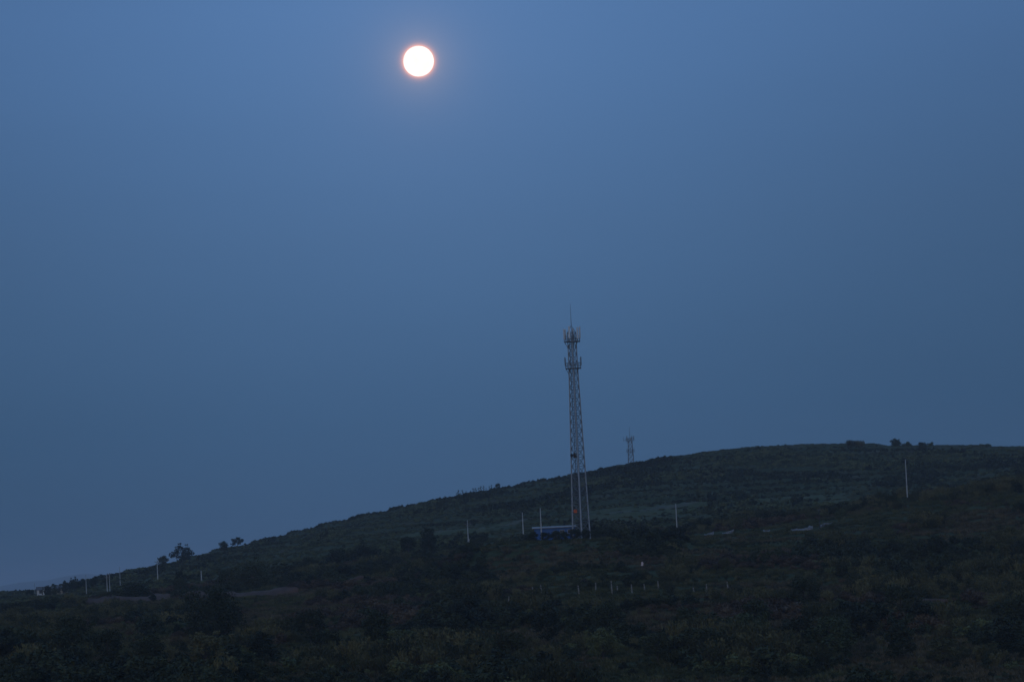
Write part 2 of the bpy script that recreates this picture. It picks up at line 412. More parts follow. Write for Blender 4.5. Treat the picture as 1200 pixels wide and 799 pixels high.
# far mountain, hardly darker than the sky
mx = np.linspace(-4300, -1300, 61)
mprof = 175 * np.exp(-((mx + 2350) / 260) ** 2) * 0.62 + 120 * np.exp(-((mx + 2800) / 420) ** 2) * 0.85 + 40 * np.exp(-((mx + 3600) / 500) ** 2)
mprof = mprof + (vnoise(mx / 90, mx * 0, 5) - 0.5) * 12
mv, mq = [], []
for j, (dy, k) in enumerate(((-1500, 0.0), (-900, 0.35), (-400, 0.75), (0, 1.0), (700, 0.6), (1800, 0.0))):
    for i, x in enumerate(mx):
        mv.append((x, 19000 + dy, -58 + k * (mprof[i]) + 8 * k * (vnoise(x / 60, dy / 80, 8) - 0.5)))
for j in range(5):
    for i in range(60):
        a = j * 61 + i; mq.append((a, a + 1, a + 62, a + 61))
tag(link(bpy.data.objects.new('far_mountain', np_mesh('far_mountain', np.array(mv), np.array(mq), M['hill_far'], True))),
    'faint low mountain far off on the horizon', kind='structure')

# ribbons of bare ground laid on the slope
def ribbon(name, pts, width, rise, mat, label, lift=0.05):
    xs = np.linspace(pts[0][0], pts[-1][0], max(10, int(abs(pts[-1][0] - pts[0][0]) / 0.8)))
    yc = np.interp(xs, [p[0] for p in pts], [p[1] for p in pts]) + (fbm(xs / 6, xs * 0, 55) - 0.5) * 5
    wd = width * (0.55 + 0.9 * fbm(xs / 5, xs * 0 + 3, 31)) * np.minimum(1, np.minimum(xs - xs[0], xs[-1] - xs) / 5 + 0.05)
    prof = ((-0.55, -0.1), (-0.45, lift), (-0.15, 0.62 * rise + lift), (0.1, rise + lift), (0.45, 0.7 * rise + lift), (0.55, -0.15))
    v, q = [], []
    for j, (t, hgt) in enumerate(prof):
        y = yc + wd * t
        z = ground(xs, y) + hgt * (0.6 + 0.7 * fbm(xs / 3, xs * 0 + j, 41)) + (vnoise(xs / 0.9, xs * 0 + j, 43) - 0.5) * 0.15
        v.append(np.stack([xs, y, z], -1))
    n = len(xs); v = np.concatenate(v)
    for j in range(len(prof) - 1):
        for i in range(n - 1):
            a = j * n + i; q.append((a, a + 1, a + n + 1, a + n))
    return tag(link(bpy.data.objects.new(name, np_mesh(name, v, np.array(q), mat, True))), label, kind='structure')

ribbon('earth_bank', [(-112, 864), (-86, 832), (-52, 790)], 8.0, 1.8, M['earth'], 'bare reddish earth bank along the foot of the hill')
ribbon('earth_bank', [(-52, 822), (-38, 816)], 6.0, 1.2, M['earth'], 'short bare reddish earth bank near the dark trees')
ribbon('earth_patch', [(62, 566), (70, 566)], 4.0, 0.7, M['earth'], 'bare brown earth patch among bushes on the lower slope')
ribbon('earth_patch', [(91, 600), (101, 600)], 4.0, 0.8, M['earth'], 'bare brown earth patch higher up the bushy slope')
ribbon('footpath', [(-31, 1168), (-14, 1176), (6, 1186)], 5.0, 0.45, M['dry'], 'pale dry footpath crossing the hillside below the ridge')
ribbon('footpath', [(22, 1180), (40, 1184), (62, 1188)], 5.0, 0.4, M['dry'], 'pale dry footpath along the mown terrace behind the tower')

# zones kept free of tall growth: (x0, x1, y0, y1)
CLEAR = [(-108, -86, 795, 858), (-86, -56, 765, 825), (-54, -36, 780, 820), (60, 72, 545, 568), (88, 103, 578, 603), (-33, 8, 1130, 1190), (20, 64, 1140, 1192),
         (-8, 24, 570, 616), (26, 40, 590, 615), (0, 16, 728, 762), (42, 74, 770, 822), (-184, -162, 1190, 1262), (20, 28, 652, 680)]

# ------------------------------------------------------------------ plants: meshes
def leaf_cloud(centres, radii, n, leaf, seed, aspect=0.55, shell=2.4, up=0.35, flat=1.0):
    """n leaf-sized quads spread through the lobes of a crown, thicker near its surface"""
    r = np.random.default_rng(seed)
    centres = np.array(centres, float); radii = np.array(radii, float)
    if radii.ndim == 1: radii = np.stack([radii, radii, radii * flat], -1)
    w = (radii[:, 0] * radii[:, 1] * radii[:, 2]) ** 0.66
    k = r.choice(len(centres), n, p=w / w.sum())
    d = r.normal(size=(n, 3)); d /= np.linalg.norm(d, axis=1, keepdims=True)
    c = centres[k] + d * radii[k] * (r.random((n, 1)) ** (1 / shell))
    nrm = d * 0.6 + r.normal(size=(n, 3)) * 0.6 + np.array([0, 0, up]); nrm /= np.linalg.norm(nrm, axis=1, keepdims=True)
    a = np.cross(nrm, r.normal(size=(n, 3))); a /= np.linalg.norm(a, axis=1, keepdims=True)
    b = np.cross(nrm, a)
    s = leaf * (0.55 + 0.9 * r.random((n, 1)))
    v = np.stack([c - a * s, c + b * s * aspect, c + a * s, c - b * s * aspect], 1).reshape(-1, 3)
    return v, np.arange(4 * n).reshape(n, 4)

def stems(mb, h, n, spread, r0, seed, z0=-0.15):
    r = random.Random(seed)
    for i in range(n):
        t = 6.283 * (i + r.random() * 0.6) / n; s = spread * (0.5 + 0.6 * r.random())
        mb.tube([(0.06 * math.cos(t), 0.06 * math.sin(t), z0), (s * 0.4 * math.cos(t), s * 0.4 * math.sin(t), h * 0.5), (s * math.cos(t), s * math.sin(t), h)],
                [r0, r0 * 0.7, r0 * 0.3], 5)
    return mb

def lobes(h0, h1, r, n, seed, lr=(0.4, 0.65)):
    g = random.Random(seed); c, rad = [], []
    for i in range(n):
        t = 6.283 * i / n + g.random(); z = h0 + (h1 - h0) * g.random()
        k = math.sin(math.pi * (0.25 + 0.7 * (z - h0) / max(h1 - h0, 1e-3)))
        d = r * (0.2 + 0.55 * g.random()) * k
        c.append((d * math.cos(t), d * math.sin(t), z)); rad.append(r * (lr[0] + (lr[1] - lr[0]) * g.random()))
    return c, rad

class Plant:
    def __init__(self, crown, wood): self.crown, self.wood = crown, wood

def make_shrub(name, h, r, n, leaf, mat, seed, nl=6, flat=0.8, up=0.35):
    c, rad = lobes(h * 0.28, h * 0.78, r * 0.8, nl, seed)
    rad = [min(q, h * 0.42) for q in rad]
    v, q = leaf_cloud(c, rad, n, leaf, seed, flat=flat, up=up)
    v[:, 2] = np.maximum(v[:, 2], 0.02)
    return Plant(np_mesh(name + ' foliage', v, q, mat), stems(MB(), h * 0.6, 5, r * 0.5, 0.05, seed).mesh(name + ' stem', M['bark']))

def make_wand_shrub(name, h, r, n, leaf, mat, seed):
    """many upright wands with narrow leaves"""
    g = np.random.default_rng(seed); vs, qs, k = [], [], 0
    wood = MB()
    for i in range(n):
        t = g.random() * 6.283; d = r * 0.35 * math.sqrt(g.random()); l = h * (0.6 + 0.45 * g.random()); o = r * (0.15 + 0.75 * g.random())
        p0 = np.array([d * math.cos(t), d * math.sin(t), 0.0]); p1 = np.array([(d + o) * math.cos(t), (d + o) * math.sin(t), l])
        if i % 4 == 0: wood.tube([p0 - np.array([0, 0, .15]), (p0 + p1) / 2 + np.array([0, 0, .12 * h]), p1], [0.03, 0.02, 0.008], 4)
        m = 12
        f = (0.15 + 0.85 * g.random(m))[:, None]
        c = p0 * (1 - f) + p1 * f + np.array([0, 0, 0.12 * h]) * (4 * f * (1 - f)) + g.normal(size=(m, 3)) * 0.08
        dirv = (p1 - p0) / np.linalg.norm(p1 - p0) + g.normal(size=(m, 3)) * 0.45; dirv /= np.linalg.norm(dirv, axis=1, keepdims=True)
        sd = np.cross(dirv, g.normal(size=(m, 3))); sd /= np.linalg.norm(sd, axis=1, keepdims=True)
        s = leaf * (0.6 + 0.8 * g.random((m, 1)))
        vs.append(np.stack([c - dirv * s, c + sd * s * 0.3, c + dirv * s, c - sd * s * 0.3], 1).reshape(-1, 3))
    v = np.concatenate(vs); v[:, 2] = np.maximum(v[:, 2], 0.02)
    return Plant(np_mesh(name + ' foliage', v, np.arange(len(v)).reshape(-1, 4), mat), wood.mesh(name + ' stem', M['bark']))

def make_tuft(name, h, r, n, mat, seed):
    g = np.random.default_rng(seed); vs = []
    for i in range(n):
        t = g.random() * 6.283; d = r * math.sqrt(g.random()); p = np.array([d * math.cos(t), d * math.sin(t), -0.05])
        l = h * (0.5 + 0.7 * g.random()); lean = g.normal(size=2) * 0.35 * l
        top = p + np.array([lean[0], lean[1], l]); sd = np.array([math.cos(t * 3), math.sin(t * 3), 0]) * (0.03 + 0.03 * g.random())
        mid = (p + top) / 2 + np.array([0, 0, l * 0.12])
        vs.append(np.stack([p, mid + sd, top, mid - sd]))
    v = np.concatenate(vs)
    return np_mesh(name, v, np.arange(len(v)).reshape(-1, 4), mat)

def make_tree(name, h, r, n, leaf, mat, seed, crown0=0.3, nl=9, flat=0.8, trunk=0.13, gap=1.0, tall=False):
    g = random.Random(seed); wood = MB()
    lean = Vector((g.uniform(-.2, .2), g.uniform(-.2, .2), 0)) * h * 0.2
    wood.tube([(0, 0, -0.5), lean * 0.2 + Vector((0, 0, h * 0.3)), lean * 0.6 + Vector((0, 0, h * 0.6)), lean + Vector((0, 0, h * 0.86))],
              [trunk * 1.2, trunk * 0.85, trunk * 0.5, trunk * 0.15], 7)
    c, rad = [], []
    for i in range(nl):
        t = 6.283 * i * 0.382 + g.random() * 0.8
        f = crown0 + (0.9 - crown0) * (i + 0.6 * g.random()) / nl
        prof = math.sin(math.pi * min(0.95, max(0.2, 0.22 + 0.72 * (f - crown0) / (0.95 - crown0))))
        if tall: prof = 0.75 + 0.2 * g.random()
        d = r * (0.45 + 0.45 * g.random()) * prof * gap
        z = h * f
        tip = Vector((d * math.cos(t), d * math.sin(t), z)) + lean * f
        st = lean * (f * 0.6) + Vector((0, 0, max(h * 0.15, z - h * 0.22)))
        wood.tube([st, (st + tip) / 2 + Vector((0, 0, -0.02 * h)), tip], [trunk * 0.45, trunk * 0.3, trunk * 0.1], 5)
        c.append(tip); rad.append(r * (0.30 + 0.20 * g.random()) * (0.8 + 0.35 * prof))
        # twigs carrying smaller clumps beyond the main mass
        for q in range(2):
            e = Vector((g.gauss(0, 1), g.gauss(0, 1), g.gauss(0.25, 0.8))).normalized() * rad[-1] * 1.15
            wood.tube([tip, tip + e], [trunk * 0.1, trunk * 0.05], 4)
            c.append(tip + e); rad.append(rad[-1 - q] * 0.42)
    c.append(lean + Vector((0, 0, h * 0.88))); rad.append(min(r * 0.35, h * 0.12))
    v, q = leaf_cloud([tuple(p) for p in c], rad, n, leaf, seed, flat=flat)
    v[:, 2] = np.maximum(v[:, 2], 0.05)
    return Plant(np_mesh(name + ' crown', v, q, mat), wood.mesh(name + ' trunk', M['bark']))

LANDMARKS = [(-49.4, 545, 'near the large spreading tree'), (-16.5, 452, 'near the leafy green tree'), (29.5, 462, 'near the loose pale green tree'),
             (53.5, 440, 'near the olive brown tree'), (65.5, 440, 'near the smaller olive tree'), (10.0, 452, 'near the green tree in the middle'), (-62.0, 470, 'away from the large spreading tree'), (39.5, 447, 'near the tallest green tree'), (-42.0, 448, 'near the lone olive tree'), (-6.0, 440, 'near the small green tree')]
def near_what(x, y):
    return min(LANDMARKS, key=lambda l: (l[0] - x) ** 2 + 0.2 * (l[1] - y) ** 2)[2]

def place(plant, name, x, y, s, rz, label, cat, group=None, parts=('crown', 'trunk'), sink=0.05, sz=None):
    e = empty(name, (x, y, gz(x, y) - sink), rz); e.scale = (s, s, sz or s)
    tag(e, label, cat, group)
    a = bpy.data.objects.new(parts[0], plant.crown); link(a, e)
    b = bpy.data.objects.new(parts[1], plant.wood); link(b, e)
    return e

S_ROUND = [make_shrub('rounded shrub', 2.1, 1.5, 620, 0.15, M['leaf_dark'], 1), make_shrub('rounded shrub', 2.4, 1.3, 580, 0.15, M['leaf_dark'], 2, nl=5)]
S_BROAD = [make_shrub('broad shrub', 1.4, 1.8, 600, 0.15, M['leaf_green'], 3, nl=7, flat=0.6), make_shrub('broad shrub', 1.6, 1.6, 560, 0.15, M['leaf_green'], 4)]
S_WAND = [make_wand_shrub('wand shrub', 2.3, 1.1, 46, 0.17, M['leaf_olive'], 5)]
S_RUSSET = [make_shrub('russet shrub', 1.5, 1.4, 460, 0.14, M['leaf_russet'], 6, up=0.2)]
G_TUFT = make_tuft('grass tuft', 0.55, 0.85, 80, M['grass'], 8)
F_SCRUB = make_shrub('far scrub', 1.8, 1.7, 90, 0.42, M['leaf_pale'], 9, nl=5)
F_DARK = make_shrub('far dark scrub', 2.2, 1.7, 90, 0.42, M['leaf_dark'], 10, nl=5)

T_ROUND = make_tree('round tree', 5.0, 2.3, 2800, 0.15, M['leaf_dark'], 21)
T_GREEN = make_tree('green tree', 5.0, 2.4, 2800, 0.15, M['leaf_green'], 22, nl=10)
T_OLIVE = make_tree('olive tree', 4.5, 2.4, 2800, 0.15, M['leaf_olive'], 23, nl=10, flat=0.6)
T_TALL = make_tree('tall tree', 7.0, 2.2, 3000, 0.20, M['leaf_dark'], 24, crown0=0.14, nl=12, tall=True, flat=1.1)
T_RAGGED = make_tree('ragged tree', 5.0, 2.6, 1300, 0.24, M['leaf_dark'], 25, crown0=0.35, nl=8, gap=1.15, flat=0.7)
T_RAGGED2 = make_tree('ragged tree', 5.0, 2.8, 1500, 0.24, M['leaf_dark'], 26, crown0=0.25, nl=9, gap=1.2, flat=0.75)
T_BIG = make_tree('spreading tree', 9.0, 5.6, 9000, 0.18, M['leaf_dark'], 27, crown0=0.18, nl=14, trunk=0.22)
T_CLUMP = make_tree('thicket tree', 6.0, 4.6, 4200, 0.20, M['leaf_dark'], 28, crown0=0.12, nl=13, trunk=0.16, flat=0.75)
T_DOME = make_tree('dome tree', 4.0, 3.0, 2600, 0.20, M['leaf_green'], 31, crown0=0.1, nl=12, trunk=0.12, flat=0.7)
T_SAPLING = make_tree('sapling', 3.2, 0.45, 90, 0.17, M['leaf_dark'], 29, crown0=0.25, nl=6, trunk=0.05, tall=True)

# ------------------------------------------------------------------ lattice towers
def lattice_tower(root, legs, H, r0, r1, npan, leg_r, br_r, rot, leg_mat, br_mat, r_at=None):
    """legs tapering inwards, crossed braces and horizontals between them"""
    rad = lambda z: r0 + (r1 - r0) * min(1.0, z / (0.84 * H))
    def pt(k, z):
        t = rot + 2 * math.pi * k / legs
        return Vector((rad(z) * math.cos(t), rad(z) * math.sin(t), z))
    for k in range(legs):
        MB().tube([pt(k, -0.4), pt(k, 0.84 * H), pt(k, H)], [leg_r, leg_r * 0.75, leg_r * 0.6], 8).build('leg', leg_mat, root)
    zs = [0.25 + (H - 0.3) * (1 - (1 - i / npan) ** 1.08) for i in range(npan + 1)]
    for i in range(npan):
        for k in range(legs):
            a0, a1, b0, b1 = pt(k, zs[i]), pt(k, zs[i+1]), pt((k+1) % legs, zs[i]), pt((k+1) % legs, zs[i+1])
            MB().tube([a0, b1], br_r, 4).build('brace', br_mat, root)
            MB().tube([b0, a1], br_r, 4).build('brace', br_mat, root)
            MB().tube([a1, b1], br_r, 4).build('crossbar', br_mat, root)
    return rad, pt

def platform(root, z, R, hole, mat, rail_h=1.1, n=12, posts=12):
    ring = [(math.cos(2*math.pi*(k+.5)/n), math.sin(2*math.pi*(k+.5)/n)) for k in range(n)]
    v, f = [], []
    for zz in (z - 0.16, z):
        for rr in (hole, R):
            v += [(rr*c, rr*s, zz) for c, s in ring]
    for k in range(n):
        j = (k+1) % n
        f += [(k, n+k, n+j, j)[::-1], (2*n+k, 3*n+k, 3*n+j, 2*n+j), (n+k, 3*n+k, 3*n+j, n+j)[::-1], (k, 2*n+k, 2*n+j, j)]
    d = MB().add(v, f).build('platform', mat, root)
    for zz in (0.55, rail_h):
        m = MB(); pts = [(R*.97*c, R*.97*s, z + zz) for c, s in ring]; m.tube(pts + [pts[0]], 0.045, 5); m.build('rail', mat, d)
    for k in range(posts):
        c, s = ring[k * n // posts]
        MB().tube([(R*.97*c, R*.97*s, z - 0.1), (R*.97*c, R*.97*s, z + rail_h + 0.03)], 0.045, 5).build('rail_post', mat, d)
    for k in range(3):      # struts from the legs up to the deck edge
        c, s = ring[(k * 4 + 1) % n]
        MB().tube([(hole*.95*c, hole*.95*s, z - 1.5), (R*.9*c, R*.9*s, z - 0.16)], 0.06, 5).build('strut', mat, d)
    return d

def panel_antenna(root, x, y, z0, z1, w, yaw, mat):
    a = MB(); c, s = math.cos(yaw), math.sin(yaw)
    prof = [(-w/2, -0.02), (-w/2 * .8, -0.12), (w/2 * .8, -0.12), (w/2, -0.02), (w/2, 0.05), (-w/2, 0.05)]
    v = []
    for z, k in ((z0, .8), (z0 + .06, 1), (z1 - .06, 1), (z1, .8)):
        v += [(x + (px*c - py*s)*k, y + (px*s + py*c)*k, z) for px, py in prof]
    f = [tuple(range(5, -1, -1)), tuple(range(18, 24))]
    for i in range(3):
        for k in range(6):
            j = (k+1) % 6; f.append((i*6+k, i*6+j, (i+1)*6+j, (i+1)*6+k))
    o = a.add(v, f).build('panel_antenna', mat, root)
    bx, by = x - s * 0.17, y + c * 0.17
    MB().tube([(bx, by, z0 - 0.9), (bx, by, z1 - 0.2)], 0.045, 6).build('mount_pole', M['galv_dull'], o)
    m = MB()
    for zz in (z0 + 0.4, z1 - 0.5): m.tube([(x, y, zz), (bx, by, zz)], 0.04, 5)
    m.build('bracket', M['galv_dull'], o)
    return o

TX, TY = 13.2, 750.0
tower_z = gz(TX, TY)
tw = empty('telecom_tower', (TX, TY, tower_z))
tag(tw, 'tall three-legged lattice telecom tower with two round antenna platforms beside the blue shed', 'tower')
H = 56.9 - 5.8 + 5.8 - tower_z - 8.6
HB = 49.4 - tower_z          # upper deck above the base
rad, pt = lattice_tower(tw, 3, HB + 2.0, 2.2, 1.08, 24, 0.17, 0.066, -math.pi / 2, M['galv'], M['galv_dull'])
platform(tw, HB, 1.85, 1.0, M['galv_dull'])
platform(tw, HB - 5.9, 1.8, 1.05, M['galv_dull'])
# head of the tower: small top frame, pyramid and lightning rod
for k in range(3):
    t = -math.pi / 2 + 2 * math.pi * k / 3
    MB().tube([(1.0 * math.cos(t), 1.0 * math.sin(t), HB + 2.0), (0, 0, HB + 3.5)], [0.07, 0.05], 6).build('head_strut', M['galv_dull'], tw)
MB().tube([(0, 0, HB + 3.3), (0, 0, HB + 5.5), (0, 0, HB + 8.3)], [0.07, 0.05, 0.022], 6).build('lightning_rod', M['galv_dull'], tw)
for dx, dy, z0, z1, yaw in ((-0.55, -1.92, 0.5, 3.2, 0.0), (-1.70, -0.75, 0.4, 2.7, -1.1), (1.78, -0.85, 0.5, 3.1, 0.95), (1.25, -1.55, 0.4, 2.9, 0.6), (0.3, 1.95, 0.4, 3.0, 3.1), (-1.4, 1.35, 0.4, 2.8, 2.4)):
    panel_antenna(tw, dx, dy, HB + z0, HB + z1, 0.36, yaw, M['antenna'])
for dx, dy, yaw in ((-1.75, -0.8, -1.1), (1.72, -0.95, 1.0), (0.1, 1.95, 3.1)):
    panel_antenna(tw, dx, dy, HB - 5.9 + 0.5, HB - 5.9 + 2.4, 0.12, yaw, M['galv_dull'])
m = MB()
for s in (-0.2, 0.2): m.tube([(s, 0.25, 0.1), (s, 0.25, HB + 1.4)], 0.035, 5)
lad = m.build('ladder', M['galv_dull'], tw)
rung = MB().tube([(-0.2, 0, 0), (0.2, 0, 0)], 0.02, 4).mesh('rung', M['galv_dull'])
for i in range(140):
    o = link(bpy.data.objects.new('rung', rung), lad); o.location = (0, 0.25, 0.4 + i * (HB / 140))
MB().box((-0.62, -0.1, 0.2), (-0.5, 0.0, HB - 0.4)).build('cable_run', M['dark_steel'], tw)
e = MB().box((-0.95, -0.55, 18.3), (-0.2, 0.0, 19.4)).build('equipment_box', M['dark_steel'], tw)
d = MB().tube([(-1.35, -1.05, 18.9), (-1.28, -0.98, 18.9), (-1.1, -0.8, 18.9)], [0.42, 0.40, 0.12], 14).build('dish_antenna', M['dark_steel'], tw)
MB().tube([(-1.1, -0.8, 18.9), (-0.8, -0.5, 18.9)], 0.05, 6).build('dish_arm', M['dark_steel'], d)
MB().box((-1.5, -1.0, 6.3), (-0.75, -0.9, 7.0)).build('sign_plate', M['orange'], tw)
for k in range(3):
    t = -math.pi / 2 + 2 * math.pi * k / 3
    MB().tube([(2.2 * math.cos(t), 2.2 * math.sin(t), -0.6), (2.2 * math.cos(t), 2.2 * math.sin(t), 0.12)], [0.5, 0.42], 10).build('footing', M['concrete'], tw)

# the far tower behind the ridge
FX, FYY = 57.0, 1720.0
ftz = gz(FX, FYY)
ft = empty('telecom_tower', (FX, FYY, ftz), 0.2)
tag(ft, 'small four-legged lattice telecom tower half hidden behind the ridge', 'tower')
FH = 61.9 - ftz
lattice_tower(ft, 4, FH + 1.0, 2.3, 1.45, 8, 0.17, 0.09, 0.5, M['galv_dull'], M['galv_dull'])
platform(ft, FH, 2.2, 1.25, M['galv_dull'], n=12, posts=12)
platform(ft, FH - 5.6, 2.1, 1.35, M['galv_dull'])
for dx, dy, yaw in ((-1.8, -1.1, -0.9), (0.5, -2.15, 0.0), (1.75, -1.2, 0.9)):
    panel_antenna(ft, dx, dy, FH + 0.3, FH + 2.2, 0.4, yaw, M['galv_dull'])
MB().tube([(0, 0, FH + 1.0), (0, 0, FH + 3.0), (0, 0, FH + 6.9)], [0.11, 0.09, 0.05], 6).build('lightning_rod', M['galv_dull'], ft)
a = MB().tube([(-2.0, -0.8, FH + 0.2), (-3.6, -1.1, FH + 0.2)], 0.06, 5).build('side_arm', M['galv_dull'], ft)
MB().tube([(-3.5, -1.1, FH - 0.3), (-3.5, -1.1, FH + 1.9)], 0.09, 6).build('whip_antenna', M['galv_dull'], a)
m = MB()
for k in range(4):
    t = 0.5 + k * math.pi / 2
    m.tube([(1.45 * math.cos(t), 1.45 * math.sin(t), FH + 1.0), (0, 0, FH + 1.1)], 0.07, 5)
m.build('head_frame', M['galv_dull'], ft)

# ------------------------------------------------------------------ blue shed
SX0, SX1, SY0, SY1 = 3.0, 11.9, 752.0, 756.0
sz = gz(7.4, 752.0)
sh = empty('shed', (7.4, 754.0, 0)); sh.location.z = 5.7
tag(sh, 'low blue metal sheet shed with a pale flat roof beside the tall tower', 'shed')
hx, hy, hh = 4.45, 2.0, 3.0
MB().box((-hx - .1, -hy - .1, -1.6), (hx + .1, hy + .1, 0.02)).build('foundation', M['concrete'], sh)
MB().box((-hx + .04, -hy + .04, 0.0), (hx - .04, hy - .04, hh - .02)).build('wall', M['blue_sheet'], sh)
def corrugated(w, h):
    m = MB(); n = 5; v, f = [], []
    xs = []
    for i in range(n):
        a = -w/2 + w * i / n
        xs += [(a, 0.0), (a + w/n*0.45, 0.0), (a + w/n*0.55, -0.035), (a + w/n*0.92, -0.035)]
    xs.append((w/2, 0.0))
    for z in (0, h): v += [(x, y, z) for x, y in xs]
    k = len(xs)
    for i in range(k - 1): f.append((i, i+1, k+i+1, k+i))
    return m.add(v, f).mesh('wall_panel', M['blue_sheet'])
pm = corrugated(0.97, hh - 0.05)
for i in range(9):
    if i == 4: continue
    o = link(bpy.data.objects.new('wall_panel', pm), sh); o.location = (-hx + 0.495 + i * 0.989, -hy, 0.02)
    o = link(bpy.data.objects.new('wall_panel', pm), sh); o.location = (-hx + 0.495 + i * 0.989, hy, 0.02); o.rotation_euler.z = math.pi
for s in (-1, 1):
    for i in range(4):
        o = link(bpy.data.objects.new('wall_panel', pm), sh); o.location = (s * hx, -hy + 0.5 + i, 0.02); o.rotation_euler.z = s * math.pi / 2
dr = MB().box((-0.47, -hy - .05, 0.02), (0.47, -hy + .03, 2.3)).build('door', M['galv_dull'], sh)
MB().box((0.28, -hy - .1, 1.05), (0.36, -hy - .05, 1.25)).build('handle', M['dark_steel'], dr)
for wx in (1.6, 3.3):
    wf = MB().box((wx - .5, -hy - .07, 1.6), (wx + .5, -hy - .02, 2.45)).build('window', M['galv'], sh)
    MB().box((wx - .44, -hy - .09, 1.66), (wx - .02, -hy - .071, 2.39)).build('pane', M['glass'], wf)
    MB().box((wx + .02, -hy - .09, 1.66), (wx + .44, -hy - .071, 2.39)).build('pane', M['glass'], wf)
rf = MB().add([(-hx-.5, -hy-.45, hh+.02), (hx+.4, -hy-.45, hh+.02), (hx+.4, hy+.4, hh+.28), (-hx-.5, hy+.4, hh+.28),
               (-hx-.5, -hy-.45, hh+.16), (hx+.4, -hy-.45, hh+.16), (hx+.4, hy+.4, hh+.42), (-hx-.5, hy+.4, hh+.42)],
              [(3,2,1,0),(4,5,6,7),(0,1,5,4),(1,2,6,5),(2,3,7,6),(3,0,4,7)]).build('roof', M['pale_sheet'], sh)
MB().tube([(-hx-.5, -hy-.5, hh+.0), (hx+.4, -hy-.5, hh+.03)], 0.07, 6).build('gutter', M['galv'], rf)

# ------------------------------------------------------------------ poles
def pole(name, x, y, h, label, r=0.17, mat='concrete', arm=None, group=None, sink=0.4, lean=0.0, box=None):
    e = empty(name, (x, y, gz(x, y)), random.uniform(-0.3, 0.3)); e.rotation_euler.y = lean
    tag(e, label, 'pole', group)
    MB().tube([(0, 0, -sink), (0, 0, h * 0.5), (0, 0, h)], [r, r * 0.8, r * 0.58], 12).build('shaft', M[mat], e)
    MB().tube([(0, 0, h), (0, 0, h + 0.05)], [r * 0.6, r * 0.35], 12).build('cap', M[mat], e)
    if arm:
        for zz, w in arm:
            a = MB().box((-w, -r * 0.6 - 0.1, zz - 0.06), (w, -r * 0.6, zz + 0.06)).build('crossarm', M['galv_dull'], e)
            for s in (-0.9, 0.9, 0.35):
                MB().tube([(s * w, -r * 0.6 - 0.05, zz + 0.06), (s * w, -r * 0.6 - 0.05, zz + 0.16), (s * w, -r * 0.6 - 0.05, zz + 0.3)], [0.05, 0.1, 0.05], 8).build('insulator', M['porcelain'], a)
            MB().tube([(-w * 0.6, -r * 0.6 - 0.05, zz - 0.04), (0, -r * 0.7, zz - 0.6)], 0.03, 4).build('brace', M['galv_dull'], a)
    if box:
        z0, z1, w = box
        b = MB().box((-w, -r - 2 * w, z0), (w, -r + 0.02, z1)).build('meter_cabinet', M['concrete'], e)
        MB().box((-w * 0.85, -r - 2 * w - 0.03, z0 + 0.1), (w * 0.85, -r - 2 * w - 0.001, z1 - 0.1)).build('cabinet_door', M['galv'], b)
    return e

pole('utility_pole', 0.6, 1004, 7.8, 'pale concrete pole on the slope to the left of the blue shed', r=0.2)
pole('utility_pole', 4.4, 747.0, 7.4, 'pale concrete pole standing close in front of the blue shed')
pole('utility_pole', -15.3, 982, 8.2, 'pale concrete pole with a crossarm and a cabinet at its foot', arm=[(7.2, 0.95), (6.6, 0.5)], box=(0.3, 2.9, 0.22))
pole('utility_pole', 38.5, 845, 7.6, 'bare pale concrete pole on the terrace edge to the right of the tower')
pole('utility_pole', 97.5, 860, 10.6, 'bare pale concrete pole on the crest of the near shoulder', r=0.18)
pole('lamp_pole', 68.3, 782, 5.0, 'thin dark steel pole beside the strips of white plastic film', r=0.11, mat='dark_steel', arm=[(4.7, 0.35)])
pole('utility_pole', -121.5, 1138, 7.7, 'pale concrete pole below the round dark tree on the left skyline', r=0.21, arm=[(7.2, 0.8)])
pole('utility_pole', -99.2, 1055, 3.3, 'short pale concrete pole stub alone on the left hillside', r=0.2)
pole('utility_pole', -137.1, 1073, 6.4, 'thin grey pole nearest to the houses at the end of the ridge', r=0.13)
pole('utility_pole', -119.6, 983, 6.2, 'pale concrete pole standing lowest of the pole line near the houses', r=0.17, arm=[(5.6, 0.6)])
pole('utility_pole', -127.9, 1058, 6.6, 'grey pole with a crossarm behind the lowest pole of the line', r=0.14, arm=[(6.2, 0.7)])
pole('utility_pole', -145.6, 1236, 6.8, 'thin grey pole highest up the ridge end above the pole line', r=0.14)
pole('utility_pole', -197.1, 1380, 4.5, 'faint thin pole beyond the white houses', r=0.1)

# ------------------------------------------------------------------ stakes along the orchard edge
stake_spots = [(-2.9, 620, 1.2), (-0.6, 620, 1.45), (1.6, 620, 1.9), (3.2, 625, 1.5), (9.7, 610, 1.3), (12.7, 612, 1.5), (15.5, 608, 1.9), (16.6, 612, 1.0),
               (19.1, 610, 1.2), (21.5, 614, 1.0), (24.0, 616, 1.2), (30.1, 610, 1.0), (32.3, 610, 1.3), (36.3, 612, 1.5), (-14.5, 628, 1.2)]
for x, y, h in stake_spots:
    e = empty('fence_post', (x, y - 4, gz(x, y - 4)), random.uniform(0, 3)); e.rotation_euler.x = random.uniform(-.08, .08); e.rotation_euler.y = random.uniform(-.12, .12)
    tag(e, 'pale weathered stake in the row along the edge of the dark orchard', 'post', 'pale stakes along the orchard edge')
    h *= 1.25
    MB().tube([(0, 0, -0.4), (0.02, 0, h * 0.5), (0, 0.02, h)], [0.13, 0.12, 0.11], 7).build('stake', M['stake'], e)
    MB().tube([(0, 0, h * 0.78), (0, 0, h * 0.83)], [0.135, 0.135], 7).build('wire_tie', M['dark_steel'], e)

